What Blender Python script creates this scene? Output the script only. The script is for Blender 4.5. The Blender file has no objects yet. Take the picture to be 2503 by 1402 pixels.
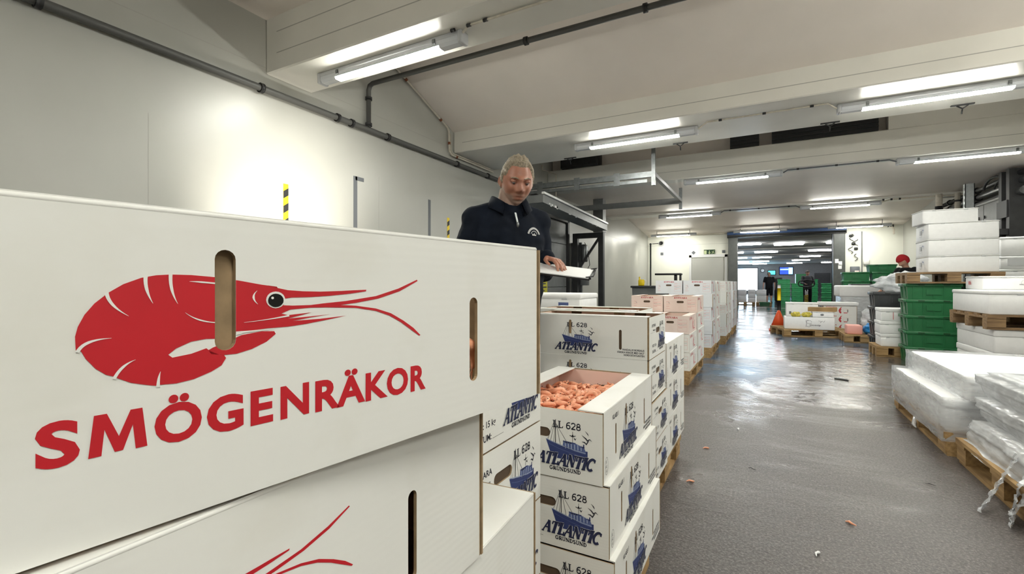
import bpy, bmesh, math, random
from mathutils import Vector, Matrix, noise, geometry
PI = math.pi
R = math.radians
rnd = random.Random(7)
scn = bpy.context.scene
COL = scn.collection

# ------------------------------------------------------------------ camera, world, exposure, lights
CAM_H, YAW, FPX = 1.10, 28.4, 1140.0
cam = bpy.data.cameras.new('camera')
cam.sensor_width = 36.0
cam.lens = 36.0 * FPX / 2503
cam.shift_y = -9.0 / 2503
cam.clip_start = 0.02
cam.clip_end = 200
camo = bpy.data.objects.new('camera', cam)
COL.objects.link(camo)
camo.location = (0, 0, CAM_H)
camo.rotation_euler = (PI / 2, 0, R(YAW))
scn.camera = camo
scn.view_settings.view_transform = 'Standard'
scn.view_settings.look = 'None'
scn.view_settings.gamma = 1
scn.view_settings.use_curve_mapping = False
scn.view_settings.exposure = 1.42
scn.cycles.max_bounces = 6
scn.cycles.diffuse_bounces = 4
scn.cycles.transmission_bounces = 4
scn.cycles.transparent_max_bounces = 7
scn.cycles.glossy_bounces = 3
scn.cycles.adaptive_threshold = .06
world = bpy.data.worlds.new('world')
scn.world = world
world.use_nodes = True
world.node_tree.nodes['Background'].inputs[0].default_value = (0.8, 0.9, 1.0, 1)
world.node_tree.nodes['Background'].inputs[1].default_value = 0.25
TUBE_POWER = 51.0        # emission of every fluorescent tube
HALL_POWER = 15.0


def spot_light(name, loc, target, watts, size, color=(1, .95, .82), blend=1.0, radius=.06):
    l = bpy.data.lights.new(name, 'SPOT')
    l.energy = watts
    l.color = color
    l.spot_size = R(size)
    l.spot_blend = blend
    l.shadow_soft_size = radius
    o = bpy.data.objects.new(name, l)
    COL.objects.link(o)
    o.location = loc
    o.rotation_euler = (Vector(target) - Vector(loc)).to_track_quat('-Z', 'Y').to_euler()
    return o


# floodlight washing the wall behind the stacked cartons, two added spots for lamp spill on its far stretch
spot_light('wall_flood', (-3.0, 2.78, 1.15), (-4.2, 3.0, 1.80), 84, 84)
spot_light('wall_spill_spot', (-3.95, 14.6, 2.95), (-4.15, 14.7, 1.2), 16, 64)
spot_light('wall_spill_spot', (-3.95, 17.6, 2.75), (-4.15, 17.7, 1.0), 18, 60)


# ------------------------------------------------------------------ materials
def new_mat(name):
    m = bpy.data.materials.new(name)
    m.use_nodes = True
    return m, m.node_tree.nodes, m.node_tree.links, m.node_tree.nodes['Principled BSDF']


def mat(name, col, rough=.5, metal=0., var=0., scale=8., bump=0., bscale=60., emit=0., ecol=None, spec=.5):
    m, N, L, b = new_mat(name)
    b.inputs['Base Color'].default_value = (*col, 1)
    b.inputs['Roughness'].default_value = rough
    b.inputs['Metallic'].default_value = metal
    b.inputs['Specular IOR Level'].default_value = spec
    if emit:
        b.inputs['Emission Color'].default_value = (*(ecol or col), 1)
        b.inputs['Emission Strength'].default_value = emit
    if var or bump:
        tc = N.new('ShaderNodeTexCoord')
    if var:
        n = N.new('ShaderNodeTexNoise')
        n.inputs['Scale'].default_value = scale
        n.inputs['Detail'].default_value = 6
        L.new(tc.outputs['Object'], n.inputs['Vector'])
        r = N.new('ShaderNodeMapRange')
        r.inputs['From Min'].default_value = .3
        r.inputs['From Max'].default_value = .7
        L.new(n.outputs['Fac'], r.inputs['Value'])
        mx = N.new('ShaderNodeMix')
        mx.data_type = 'RGBA'
        mx.inputs[6].default_value = (*[max(0, c * (1 - var)) for c in col], 1)
        mx.inputs[7].default_value = (*[min(1, c * (1 + var * .6)) for c in col], 1)
        L.new(r.outputs[0], mx.inputs[0])
        L.new(mx.outputs[2], b.inputs['Base Color'])
    if bump:
        n2 = N.new('ShaderNodeTexNoise')
        n2.inputs['Scale'].default_value = bscale
        n2.inputs['Detail'].default_value = 4
        L.new(tc.outputs['Object'], n2.inputs['Vector'])
        bp = N.new('ShaderNodeBump')
        bp.inputs['Strength'].default_value = bump
        bp.inputs['Distance'].default_value = .01
        L.new(n2.outputs['Fac'], bp.inputs['Height'])
        L.new(bp.outputs[0], b.inputs['Normal'])
    return m


def card_mat(name, col, rough=.45):
    """coated corrugated board: faint flute lines and soft grubby marks"""
    m, N, L, b = new_mat(name)
    tc = N.new('ShaderNodeTexCoord')
    w = N.new('ShaderNodeTexWave')
    w.bands_direction = 'Z'
    w.inputs['Scale'].default_value = 38
    w.inputs['Distortion'].default_value = 1.2
    w.inputs['Detail'].default_value = 2
    L.new(tc.outputs['Object'], w.inputs['Vector'])
    n = N.new('ShaderNodeTexNoise')
    n.inputs['Scale'].default_value = 9
    n.inputs['Detail'].default_value = 5
    L.new(tc.outputs['Object'], n.inputs['Vector'])
    rp = N.new('ShaderNodeMapRange')
    rp.inputs['From Min'].default_value = .55
    rp.inputs['From Max'].default_value = .8
    L.new(n.outputs['Fac'], rp.inputs['Value'])
    mx = N.new('ShaderNodeMix')
    mx.data_type = 'RGBA'
    mx.inputs[6].default_value = (*col, 1)
    mx.inputs[7].default_value = (col[0] * .93, col[1] * .92, col[2] * .89, 1)
    L.new(rp.outputs[0], mx.inputs[0])
    L.new(mx.outputs[2], b.inputs['Base Color'])
    b.inputs['Roughness'].default_value = rough
    bp = N.new('ShaderNodeBump')
    bp.inputs['Strength'].default_value = .03
    bp.inputs['Distance'].default_value = .002
    L.new(w.outputs['Fac'], bp.inputs['Height'])
    L.new(bp.outputs[0], b.inputs['Normal'])
    return m


def wood_mat(name, c0, c1):
    m, N, L, b = new_mat(name)
    tc = N.new('ShaderNodeTexCoord')
    mp = N.new('ShaderNodeMapping')
    mp.inputs['Scale'].default_value = (3, 26, 26)
    L.new(tc.outputs['Object'], mp.inputs['Vector'])
    n = N.new('ShaderNodeTexNoise')
    n.inputs['Scale'].default_value = 1.6
    n.inputs['Detail'].default_value = 8
    L.new(mp.outputs[0], n.inputs['Vector'])
    cr = N.new('ShaderNodeValToRGB')
    cr.color_ramp.elements[0].position = .32
    cr.color_ramp.elements[0].color = (*c0, 1)
    cr.color_ramp.elements[1].position = .68
    cr.color_ramp.elements[1].color = (*c1, 1)
    L.new(n.outputs['Fac'], cr.inputs[0])
    L.new(cr.outputs[0], b.inputs['Base Color'])
    b.inputs['Roughness'].default_value = .7
    return m


def film_mat(name, haze=.25, gloss=.3, tint=(.95, .97, 1.0), scale=14):
    """stretch film: mostly see-through, glossy, milky where layers gather"""
    m, N, L, b = new_mat(name)
    out = N['Material Output']
    N.remove(b)
    tr = N.new('ShaderNodeBsdfTransparent')
    gl = N.new('ShaderNodeBsdfGlossy')
    gl.inputs['Roughness'].default_value = .14
    gl.inputs['Color'].default_value = (*tint, 1)
    df = N.new('ShaderNodeBsdfTranslucent')
    df.inputs['Color'].default_value = (.9, .92, .94, 1)
    df2 = N.new('ShaderNodeBsdfDiffuse')
    df2.inputs['Color'].default_value = (.85, .87, .89, 1)
    tc = N.new('ShaderNodeTexCoord')
    mp = N.new('ShaderNodeMapping')
    mp.inputs['Rotation'].default_value = (.5, .4, .3)
    mp.inputs['Scale'].default_value = (1, 1, 5)
    L.new(tc.outputs['Object'], mp.inputs['Vector'])
    n = N.new('ShaderNodeTexNoise')
    n.inputs['Scale'].default_value = scale
    n.inputs['Detail'].default_value = 5
    n.inputs['Distortion'].default_value = .6
    L.new(mp.outputs[0], n.inputs['Vector'])
    fr = N.new('ShaderNodeFresnel')
    fr.inputs['IOR'].default_value = 1.5
    bp = N.new('ShaderNodeBump')
    bp.inputs['Strength'].default_value = .25
    bp.inputs['Distance'].default_value = .02
    L.new(n.outputs['Fac'], bp.inputs['Height'])
    L.new(bp.outputs[0], gl.inputs['Normal'])
    L.new(bp.outputs[0], fr.inputs['Normal'])
    md = N.new('ShaderNodeMixShader')
    md.inputs[0].default_value = .75
    L.new(df.outputs[0], md.inputs[1])
    L.new(df2.outputs[0], md.inputs[2])
    r = N.new('ShaderNodeMapRange')
    r.inputs['From Min'].default_value = .35
    r.inputs['From Max'].default_value = .75
    r.inputs['To Min'].default_value = haze * .72
    r.inputs['To Max'].default_value = min(1, haze * 1.6)
    L.new(n.outputs['Fac'], r.inputs['Value'])
    m1 = N.new('ShaderNodeMixShader')
    L.new(r.outputs[0], m1.inputs[0])
    L.new(tr.outputs[0], m1.inputs[1])
    L.new(md.outputs[0], m1.inputs[2])
    ma = N.new('ShaderNodeMath')
    ma.operation = 'MULTIPLY_ADD'
    ma.inputs[1].default_value = .5
    ma.inputs[2].default_value = gloss * .25
    L.new(fr.outputs[0], ma.inputs[0])
    m2 = N.new('ShaderNodeMixShader')
    L.new(ma.outputs[0], m2.inputs[0])
    L.new(m1.outputs[0], m2.inputs[1])
    L.new(gl.outputs[0], m2.inputs[2])
    L.new(m2.outputs[0], out.inputs[0])
    return m


def floor_mat():
    m, N, L, b = new_mat('wet_resin_floor')
    tc = N.new('ShaderNodeTexCoord')

    def nz(scale, detail=6, rough=.55, dist=0.):
        n = N.new('ShaderNodeTexNoise')
        n.inputs['Scale'].default_value = scale
        n.inputs['Detail'].default_value = detail
        n.inputs['Roughness'].default_value = rough
        n.inputs['Distortion'].default_value = dist
        L.new(tc.outputs['Object'], n.inputs['Vector'])
        return n.outputs['Fac']

    def rng(v, a, c, lo=0., hi=1.):
        r = N.new('ShaderNodeMapRange')
        r.inputs['From Min'].default_value = a
        r.inputs['From Max'].default_value = c
        r.inputs['To Min'].default_value = lo
        r.inputs['To Max'].default_value = hi
        L.new(v, r.inputs['Value'])
        return r.outputs[0]

    def math_(op, a, c):
        k = N.new('ShaderNodeMath')
        k.operation = op
        k.use_clamp = True
        for i, v in enumerate((a, c)):
            if isinstance(v, (int, float)):
                k.inputs[i].default_value = v
            else:
                L.new(v, k.inputs[i])
        return k.outputs[0]

    def mixc(f, a, c):
        x = N.new('ShaderNodeMix')
        x.data_type = 'RGBA'
        L.new(f, x.inputs[0])
        for i, v in ((6, a), (7, c)):
            if isinstance(v, tuple):
                x.inputs[i].default_value = (*v, 1)
            else:
                L.new(v, x.inputs[i])
        return x.outputs[2]
    sep = N.new('ShaderNodeSeparateXYZ')
    L.new(tc.outputs['Object'], sep.inputs[0])
    base = mixc(rng(nz(1.3), .35, .68), (.058, .050, .047), (.092, .080, .074))
    base = mixc(rng(nz(95, 3, .8), .46, .70, 0, .85), base, (.26, .235, .225))
    base = mixc(rng(nz(60, 3, .8), .5, .72, 0, .75), base, (.022, .019, .018))
    base = mixc(rng(nz(3.2, 8, .7, 1.4), .60, .72, 0, .45), base, (.055, .051, .05))
    # worn blue paint band across the aisle further in
    band = math_('MULTIPLY', rng(sep.outputs[1], 5.4, 6.4), rng(sep.outputs[1], 12.8, 10.8))
    lane = math_('ADD', rng(sep.outputs[0], .35, -.15), rng(sep.outputs[1], 9.0, 9.6))
    blue = math_('MULTIPLY', math_('MULTIPLY', band, lane), rng(nz(1.1, 7, .6, .8), .36, .52))
    base = mixc(blue, base, (.045, .13, .24))
    L.new(base, b.inputs['Base Color'])
    wet = math_('ADD', rng(sep.outputs[1], 2.0, 6.5, -.25, .62), rng(nz(.8, 5, .55, 1.2), .40, .64, -.2, .62))
    r = N.new('ShaderNodeMapRange')
    r.inputs['From Min'].default_value = .15
    r.inputs['From Max'].default_value = .75
    r.inputs['To Min'].default_value = .42
    r.inputs['To Max'].default_value = .06
    L.new(wet, r.inputs['Value'])
    L.new(r.outputs[0], b.inputs['Roughness'])
    b.inputs['Specular IOR Level'].default_value = .42
    bp = N.new('ShaderNodeBump')
    bp.inputs['Strength'].default_value = .25
    bp.inputs['Distance'].default_value = .004
    L.new(nz(110, 3, .7), bp.inputs['Height'])
    bp2 = N.new('ShaderNodeBump')
    bp2.inputs['Strength'].default_value = .36
    bp2.inputs['Distance'].default_value = .02
    L.new(nz(7, 5, .65, .9), bp2.inputs['Height'])
    inv = math_('SUBTRACT', 1.0, wet)
    L.new(math_('MULTIPLY', inv, .4), bp.inputs['Strength'])
    L.new(bp.outputs[0], bp2.inputs['Normal'])
    L.new(bp2.outputs[0], b.inputs['Normal'])
    return m


M = {}
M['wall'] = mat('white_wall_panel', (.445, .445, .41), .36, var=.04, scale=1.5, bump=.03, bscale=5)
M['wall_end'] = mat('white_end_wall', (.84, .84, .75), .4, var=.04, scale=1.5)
M['ceiling'] = mat('painted_ceiling', (.88, .81, .745), .5, var=.05, scale=1.2, spec=.25)
M['beam'] = mat('painted_beam', (.78, .76, .70), .36, var=.05, scale=2, bump=.05, bscale=12)
M['hall_wall'] = mat('grey_hall_wall', (.22, .23, .24), .6, var=.1)
M['hall_ceiling'] = mat('hall_ceiling', (.74, .72, .65), .6)
M['floor'] = floor_mat()
M['groove'] = mat('panel_joint', (.42, .41, .38), .7)
M['card'] = card_mat('white_coated_card', (.84, .835, .80))
M['card_pink'] = card_mat('pinkish_card', (.84, .70, .64))
M['card_grey'] = card_mat('greyish_card', (.70, .71, .73))
M['card_in'] = mat('card_inside_juice_bounce', (.82, .62, .54), .6)  # white board tinted pink for shrimp juice and bounced light
M['kraft'] = mat('brown_corrugated_board', (.36, .25, .14), .8, var=.25, scale=60)
M['kraft_dark'] = mat('brown_board_gap_shade', (.10, .065, .04), .9)
M['dark'] = mat('carton_inside_shade', (.02, .017, .015), .9)
M['red'] = mat('red_print', (.56, .012, .022), .45, var=.05, scale=20)
M['navy'] = mat('navy_print', (.028, .045, .17), .5)
M['navy_ink'] = mat('dark_navy_print', (.016, .022, .075), .5)
M['navy_mid'] = mat('blue_print', (.10, .14, .33), .5)
M['navy_light'] = mat('pale_blue_print', (.36, .42, .58), .5)
M['ink'] = mat('black_print', (.015, .016, .03), .5)
M['print_white'] = mat('white_print', (.84, .835, .80), .45)
M['faint_red'] = mat('faded_red_print', (.55, .04, .05), .5)
M['pale_red'] = mat('pale_red_print', (.74, .36, .34), .5)
M['wood'] = wood_mat('pallet_wood', (.25, .145, .055), (.48, .31, .135))
M['wood_wet'] = wood_mat('damp_pallet_wood', (.17, .10, .05), (.36, .23, .11))
M['eps'] = mat('white_foam', (.86, .86, .86), .55, var=.03, scale=20, bump=.12, bscale=220)
M['eps_grey'] = mat('grey_foam_print_shade', (.50, .51, .53), .6)
M['green'] = mat('green_plastic', (.022, .155, .055), .35, var=.12, scale=5)
M['green_bright'] = mat('bright_green_plastic', (.03, .27, .09), .35, var=.12, scale=5)
M['green_dark'] = mat('green_recess_shade', (.008, .06, .018), .5)
M['grey_plastic'] = mat('dark_grey_plastic', (.045, .048, .052), .4, var=.15)
M['tub'] = mat('grey_tub_plastic', (.16, .165, .16), .5, var=.1)
M['steel_dark'] = mat('dark_steel', (.035, .035, .036), .45, .4, var=.2)
M['steel'] = mat('galvanised_steel', (.20, .21, .215), .38, .8, var=.2, scale=18)
M['steel_grey'] = mat('grey_painted_steel', (.16, .165, .165), .4, var=.12)
M['pipe_grey'] = mat('grey_plastic_pipe', (.085, .085, .08), .5)
M['pipe_cream'] = mat('cream_pipe', (.62, .57, .48), .45, var=.12, scale=30)
M['rust'] = mat('rusty_clip', (.22, .07, .03), .8)
M['black'] = mat('black_paint', (.012, .012, .013), .5)
M['black_gloss'] = mat('black_gloss', (.006, .006, .006), .15)
M['white_plastic'] = mat('white_plastic', (.75, .75, .74), .35)
M['diffuser'] = mat('milky_diffuser', (.66, .68, .72), .22)
M['housing'] = mat('lamp_housing', (.55, .56, .58), .35)
M['tube'] = mat('lit_tube', (1, 1, 1), .5, emit=TUBE_POWER, ecol=(.985, .985, .90))
M['hall_tube'] = mat('lit_hall_tube', (1, 1, 1), .5, emit=HALL_POWER, ecol=(.97, .98, 1.0))
M['daylight'] = mat('daylight_pane', (1, 1, 1), .5, emit=6, ecol=(.50, .76, 1.0))
M['screen_cyan'] = mat('cyan_screen', (.02, .1, .12), .3, emit=2.2, ecol=(.03, .62, .80))
M['screen_blue'] = mat('blue_screen', (.01, .03, .12), .3, emit=.7, ecol=(.01, .06, .45))
M['screen_light'] = mat('light_blue_screen', (.1, .2, .4), .3, emit=1.8, ecol=(.20, .55, 1.0))
M['yellow'] = mat('yellow_paint', (.85, .62, .01), .4)
M['yellow_sign'] = mat('yellow_sign', (.55, .50, .03), .5)
M['tape_grey'] = mat('grey_tape', (.13, .14, .155), .5)
M['orange'] = mat('orange_plastic', (.85, .10, .02), .4)
M['blue_bag'] = mat('blue_plastic', (.02, .25, .62), .3)
M['pink_foam'] = mat('pink_insert', (.85, .42, .36), .6)
M['red_plastic'] = mat('red_plastic', (.55, .02, .02), .4)
M['teal'] = mat('teal_print', (.12, .60, .50), .5)
M['jamb'] = mat('grey_door_jamb', (.085, .09, .087), .45, var=.15)
M['blue_steel'] = mat('blue_door_box', (.012, .05, .16), .4)
M['sign_green'] = mat('exit_sign_green', (.012, .05, .02), .4)
M['sign_white'] = mat('exit_sign_white', (.55, .62, .35), .4)
M['film'] = film_mat('stretch_film', .38, .3, scale=5)
M['film_milky'] = film_mat('milky_stretch_film', .85, .2, scale=7)
M['bag'] = film_mat('thin_clear_bag', .7, .25, scale=9)
M['shrimp'] = mat('boiled_shrimp_shell', (1.0, .42, .25), .34, var=.22, scale=55)
M['shrimp_bed'] = mat('heaped_shrimp', (.92, .33, .17), .45, var=.4, scale=60, bump=.8, bscale=45)
M['skin_far'] = mat('skin', (.50, .27, .19), .5, var=.1, scale=20)
M['lemon'] = mat('yellow_shell', (.62, .52, .07), .5, var=.5, scale=25)
M['paper'] = mat('white_paper', (.9, .9, .9), .5)
M['cloth_navy'] = mat('navy_fleece', (.0055, .009, .018), .85, var=.25, scale=12, bump=.15, bscale=350, spec=.2)
M['cloth_black'] = mat('black_fleece', (.010, .010, .012), .85, bump=.1, bscale=300, spec=.2)
M['cloth_white'] = mat('white_cloth', (.6, .6, .6), .9)
M['cloth_grey'] = mat('dark_grey_cloth', (.05, .05, .055), .9)
M['knit_red'] = mat('red_knit', (.42, .012, .018), .9, bump=.5, bscale=160)
M['boot'] = mat('black_rubber', (.015, .015, .015), .5)
M['hair_grey'] = mat('grey_blond_hair', (.34, .28, .20), .6, var=.4, scale=140, bump=.6, bscale=260)
M['hair_dark'] = mat('dark_hair', (.03, .02, .015), .6)
M['eye'] = mat('eye_white_shaded', (.20, .145, .125), .5)  # eye white darkened to carry the shade of deep-set eyes
M['iris'] = mat('iris', (.02, .022, .025), .4)


# ------------------------------------------------------------------ mesh builder
class MB:
    def __init__(s):
        s.v, s.f, s.mi, s.mats, s.sm = [], [], [], [], []

    def slot(s, m):
        m = M[m] if isinstance(m, str) else m
        if m not in s.mats:
            s.mats.append(m)
        return s.mats.index(m)

    def add(s, verts, faces, m, smooth=False, mtx=None):
        k = s.slot(m)
        o = len(s.v)
        s.v += [tuple(mtx @ Vector(p)) if mtx else tuple(p) for p in verts]
        for f in faces:
            s.f.append([i + o for i in f])
            s.mi.append(k)
            s.sm.append(smooth)
        return s

    def box(s, lo, hi, m, mtx=None, taper=1.0, tb=1.0):
        (x0, y0, z0), (x1, y1, z1) = lo, hi
        cx, cy = (x0 + x1) / 2, (y0 + y1) / 2
        hx, hy = (x1 - x0) / 2, (y1 - y0) / 2
        v = []
        for z, t in ((z0, tb), (z1, taper)):
            v += [(cx - hx * t, cy - hy * t, z), (cx + hx * t, cy - hy * t, z), (cx + hx * t, cy + hy * t, z), (cx - hx * t, cy + hy * t, z)]
        return s.add(v, [(3, 2, 1, 0), (4, 5, 6, 7), (0, 1, 5, 4), (1, 2, 6, 5), (2, 3, 7, 6), (3, 0, 4, 7)], m, False, mtx)

    def rbox(s, lo, hi, r, m, seg=2, mtx=None, smooth=True):
        bm = bmesh.new()
        bmesh.ops.create_cube(bm, size=1)
        for v in bm.verts:
            v.co = Vector([(lo[i] + hi[i]) / 2 + v.co[i] * (hi[i] - lo[i]) for i in range(3)])
        bmesh.ops.bevel(bm, geom=bm.edges[:], offset=r, segments=seg, profile=.5, affect='EDGES')
        bm.verts.index_update()
        s.add([v.co[:] for v in bm.verts], [[v.index for v in f.verts] for f in bm.faces], m, smooth, mtx)
        bm.free()
        return s

    def tube(s, pts, r, m, n=8, cap=True, smooth=True, mtx=None):
        """swept tube through points; r a number or one per point"""
        pts = [Vector(p) for p in pts]
        rs = r if isinstance(r, (list, tuple)) else [r] * len(pts)
        v, f = [], []
        up = None
        for i, p in enumerate(pts):
            a = pts[max(0, i - 1)]
            b = pts[min(len(pts) - 1, i + 1)]
            t = (b - a).normalized()
            if up is None:
                up = Vector((0, 0, 1)) if abs(t.z) < .9 else Vector((1, 0, 0))
            x = t.cross(up)
            x.normalize()
            y = x.cross(t)
            y.normalize()
            up = y
            for k in range(n):
                q = 2 * PI * k / n
                v.append(p + (x * math.cos(q) + y * math.sin(q)) * rs[i])
        for i in range(len(pts) - 1):
            for k in range(n):
                a, b = i * n + k, i * n + (k + 1) % n
                f.append((a, b, b + n, a + n))
        if cap:
            f.append(tuple(range(n)))
            f.append(tuple(reversed(range((len(pts) - 1) * n, len(pts) * n))))
        return s.add(v, f, m, smooth, mtx)

    def bar(s, p0, p1, w, h, m, mtx=None):
        """rectangular bar between two points (w sideways, h in the up direction)"""
        p0, p1 = Vector(p0), Vector(p1)
        t = (p1 - p0).normalized()
        up = Vector((0, 0, 1)) if abs(t.z) < .95 else Vector((0, 1, 0))
        x = t.cross(up).normalized()
        y = x.cross(t).normalized()
        v = []
        for p in (p0, p1):
            for a, b in ((-1, -1), (1, -1), (1, 1), (-1, 1)):
                v.append(p + x * a * w / 2 + y * b * h / 2)
        return s.add(v, [(3, 2, 1, 0), (4, 5, 6, 7), (0, 1, 5, 4), (1, 2, 6, 5), (2, 3, 7, 6), (3, 0, 4, 7)], m, False, mtx)

    def ball(s, c, r, m, seg=12, ring=8, mtx=None):
        r = r if isinstance(r, (tuple, list)) else (r, r, r)
        v, f = [], []
        for i in range(ring + 1):
            t = PI * i / ring
            for k in range(seg):
                p = 2 * PI * k / seg
                v.append((c[0] + r[0] * math.sin(t) * math.cos(p), c[1] + r[1] * math.sin(t) * math.sin(p), c[2] + r[2] * math.cos(t)))
        for i in range(ring):
            for k in range(seg):
                a, b = i * seg + k, i * seg + (k + 1) % seg
                f.append((a, a + seg, b + seg, b))
        return s.add(v, f, m, True, mtx)

    def loft(s, rings, m, smooth=True, cap=True, mtx=None):
        n = len(rings[0])
        v = [p for r_ in rings for p in r_]
        f = []
        for i in range(len(rings) - 1):
            for k in range(n):
                a, b = i * n + k, i * n + (k + 1) % n
                f.append((a, b, b + n, a + n))
        if cap:
            f.append(tuple(reversed(range(n))))
            f.append(tuple(range((len(rings) - 1) * n, len(rings) * n)))
        return s.add(v, f, m, smooth, mtx)

    def mesh(s, name):
        me = bpy.data.meshes.new(name)
        me.from_pydata(s.v, [], s.f)
        for m in s.mats:
            me.materials.append(m)
        me.polygons.foreach_set('material_index', s.mi)
        me.polygons.foreach_set('use_smooth', s.sm)
        me.validate()
        me.update()
        return me

    def obj(s, name, parent=None):
        return put(name, s.mesh(name), parent)


def put(name, me, parent=None):
    o = bpy.data.objects.new(name, me)
    COL.objects.link(o)
    if parent:
        o.parent = parent
    return o


def tag(o, label, cat, group=None, kind=None):
    o['label'] = label
    if cat:
        o['category'] = cat
    if group:
        o['group'] = group
    if kind:
        o['kind'] = kind
    return o


def thing(name, label, cat, loc=(0, 0, 0), rz=0., group=None):
    o = bpy.data.objects.new(name, None)
    o.empty_display_size = .05
    COL.objects.link(o)
    o.location = loc
    o.rotation_euler = (0, 0, rz)
    return tag(o, label, cat, group)


def struct(o):
    o['kind'] = 'structure'
    return o


def dup(root, loc, rz, label, group=None, name=None):
    r = root.copy()
    COL.objects.link(r)
    if name:
        r.name = name
    r.location = loc
    r.rotation_euler = (0, 0, rz)
    r['label'] = label
    if group:
        r['group'] = group
    for ch in list(root.children):
        c = ch.copy()
        COL.objects.link(c)
        c.parent = r
        for g in ch.children:
            d = g.copy()
            COL.objects.link(d)
            d.parent = c
    return r


def baked(o):
    """the evaluated mesh of a temporary object, which is removed"""
    dg = bpy.context.evaluated_depsgraph_get()
    dg.update()
    me = bpy.data.meshes.new_from_object(o.evaluated_get(dg))
    d = o.data
    bpy.data.objects.remove(o)
    return me


# ------------------------------------------------------------------ flat printing: lettering and emblems
def tess(outline):
    vs = [Vector((p[0], p[1], 0)) for p in outline]
    return geometry.tessellate_polygon([vs])


_txt = {}


def text_flat(s, size, bold=0., shear=0., spacing=1.0, sx=1.0):
    """(vertices, faces, width) of a line of text, baseline at 0, left at 0"""
    key = (s, size, bold, shear, spacing, sx)
    if key not in _txt:
        cu = bpy.data.curves.new('t', 'FONT')
        cu.body = s
        cu.size = size
        cu.offset = bold
        cu.shear = shear
        cu.space_character = spacing
        cu.resolution_u = 4
        o = bpy.data.objects.new('t', cu)
        COL.objects.link(o)
        me = baked(o)
        v = [(p.co.x * sx, p.co.y) for p in me.vertices]
        f = [tuple(p.vertices) for p in me.polygons]
        x0 = min(p[0] for p in v)
        x1 = max(p[0] for p in v)
        _txt[key] = ([(p[0] - x0, p[1]) for p in v], f, x1 - x0)
        bpy.data.meshes.remove(me)
        bpy.data.curves.remove(cu)
    return _txt[key]


def arc(cx, cy, rx, ry, a0, a1, n=12):
    return [(cx + rx * math.cos(R(a0 + (a1 - a0) * i / n)), cy + ry * math.sin(R(a0 + (a1 - a0) * i / n))) for i in range(n + 1)]


TK, TN = .17, .075          # thick and thin strokes of the serif alphabet (cap height 1)
SERIF = {
    'I': (.40, [([(.2, 0), (.2, 1)], TK)], [(.2, 0, .36), (.2, 1, .36)]),
    'L': (.66, [([(.2, 0), (.2, 1)], TK), ([(.2, .04), (.6, .04)], TN), ([(.60, .02), (.63, .3)], TN)], [(.2, 0, .36), (.2, 1, .36)]),
    'T': (.72, [([(.36, 0), (.36, 1)], TK), ([(.02, .96), (.70, .96)], TN), ([(.03, .98), (.01, .72)], TN), ([(.69, .98), (.71, .72)], TN)], [(.36, 0, .36)]),
    'A': (.80, [([(.06, 0), (.40, 1)], TN), ([(.40, 1), (.70, 0)], TK), ([(.16, .36), (.60, .36)], TN)], [(.06, 0, .26), (.70, 0, .34)]),
    'N': (.82, [([(.14, 0), (.14, 1)], TN), ([(.12, 1), (.68, 0)], TK), ([(.68, 0), (.68, 1)], TN)], [(.14, 0, .28), (.12, 1, .24), (.68, 1, .28)]),
    'C': (.74, [(arc(.40, .5, .32, .47, 50, 310, 18), .13), ([(.62, .98), (.64, .70)], TN)], []),
    'G': (.80, [(arc(.40, .5, .32, .47, 50, 300, 18), .13), ([(.62, .98), (.63, .72)], TN), ([(.62, .06), (.62, .40)], TK)], [(.62, .42, .34)]),
    'R': (.78, [([(.2, 0), (.2, 1)], TK), ([(.2, .96), (.40, .96)] + arc(.40, .73, .22, .23, 90, -90, 10) + [(.2, .50)], .10), ([(.36, .5), (.68, 0)], TK)], [(.2, 0, .34), (.2, 1, .3), (.68, 0, .26)]),
    'U': (.80, [([(.18, 1), (.18, .30)] + arc(.40, .28, .22, .25, 180, 360, 10) + [(.62, 1)], .11)], [(.18, 1, .34), (.62, 1, .28)]),
    'D': (.80, [([(.2, 0), (.2, 1)], TK), ([(.2, .96), (.36, .96)] + arc(.36, .5, .32, .46, 90, -90, 14) + [(.2, .04)], .11)], [(.14, 0, .26), (.14, 1, .26)]),
    'S': (.62, [(arc(.31, .74, .21, .23, 40, 250, 10) + arc(.31, .27, .22, .25, 80, -140, 10), .13)], []),
    '6': (.62, [([(.52, .97)] + arc(.40, .5, .30, .46, 105, 180, 6) + arc(.31, .30, .21, .27, 190, 540, 16), .12)], []),
    '2': (.62, [(arc(.30, .72, .22, .25, 170, -30, 10) + [(.10, .06)], .12), ([(.08, .06), (.56, .06)], .13)], []),
    '8': (.62, [(arc(.31, .73, .18, .22, 0, 360, 14), .11), (arc(.31, .27, .22, .25, 0, 360, 14), .12)], []),
    'K': (.80, [([(.2, 0), (.2, 1)], TK), ([(.66, 1), (.24, .45)], TN), ([(.36, .56), (.68, 0)], TK)], [(.2, 0, .34), (.2, 1, .34), (.66, 1, .28), (.68, 0, .28)]),
    'V': (.78, [([(.12, 1), (.42, 0)], TK), ([(.42, 0), (.70, 1)], TN)], [(.12, 1, .32), (.70, 1, .26)]),
    ' ': (.34, [], []),
}


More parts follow.
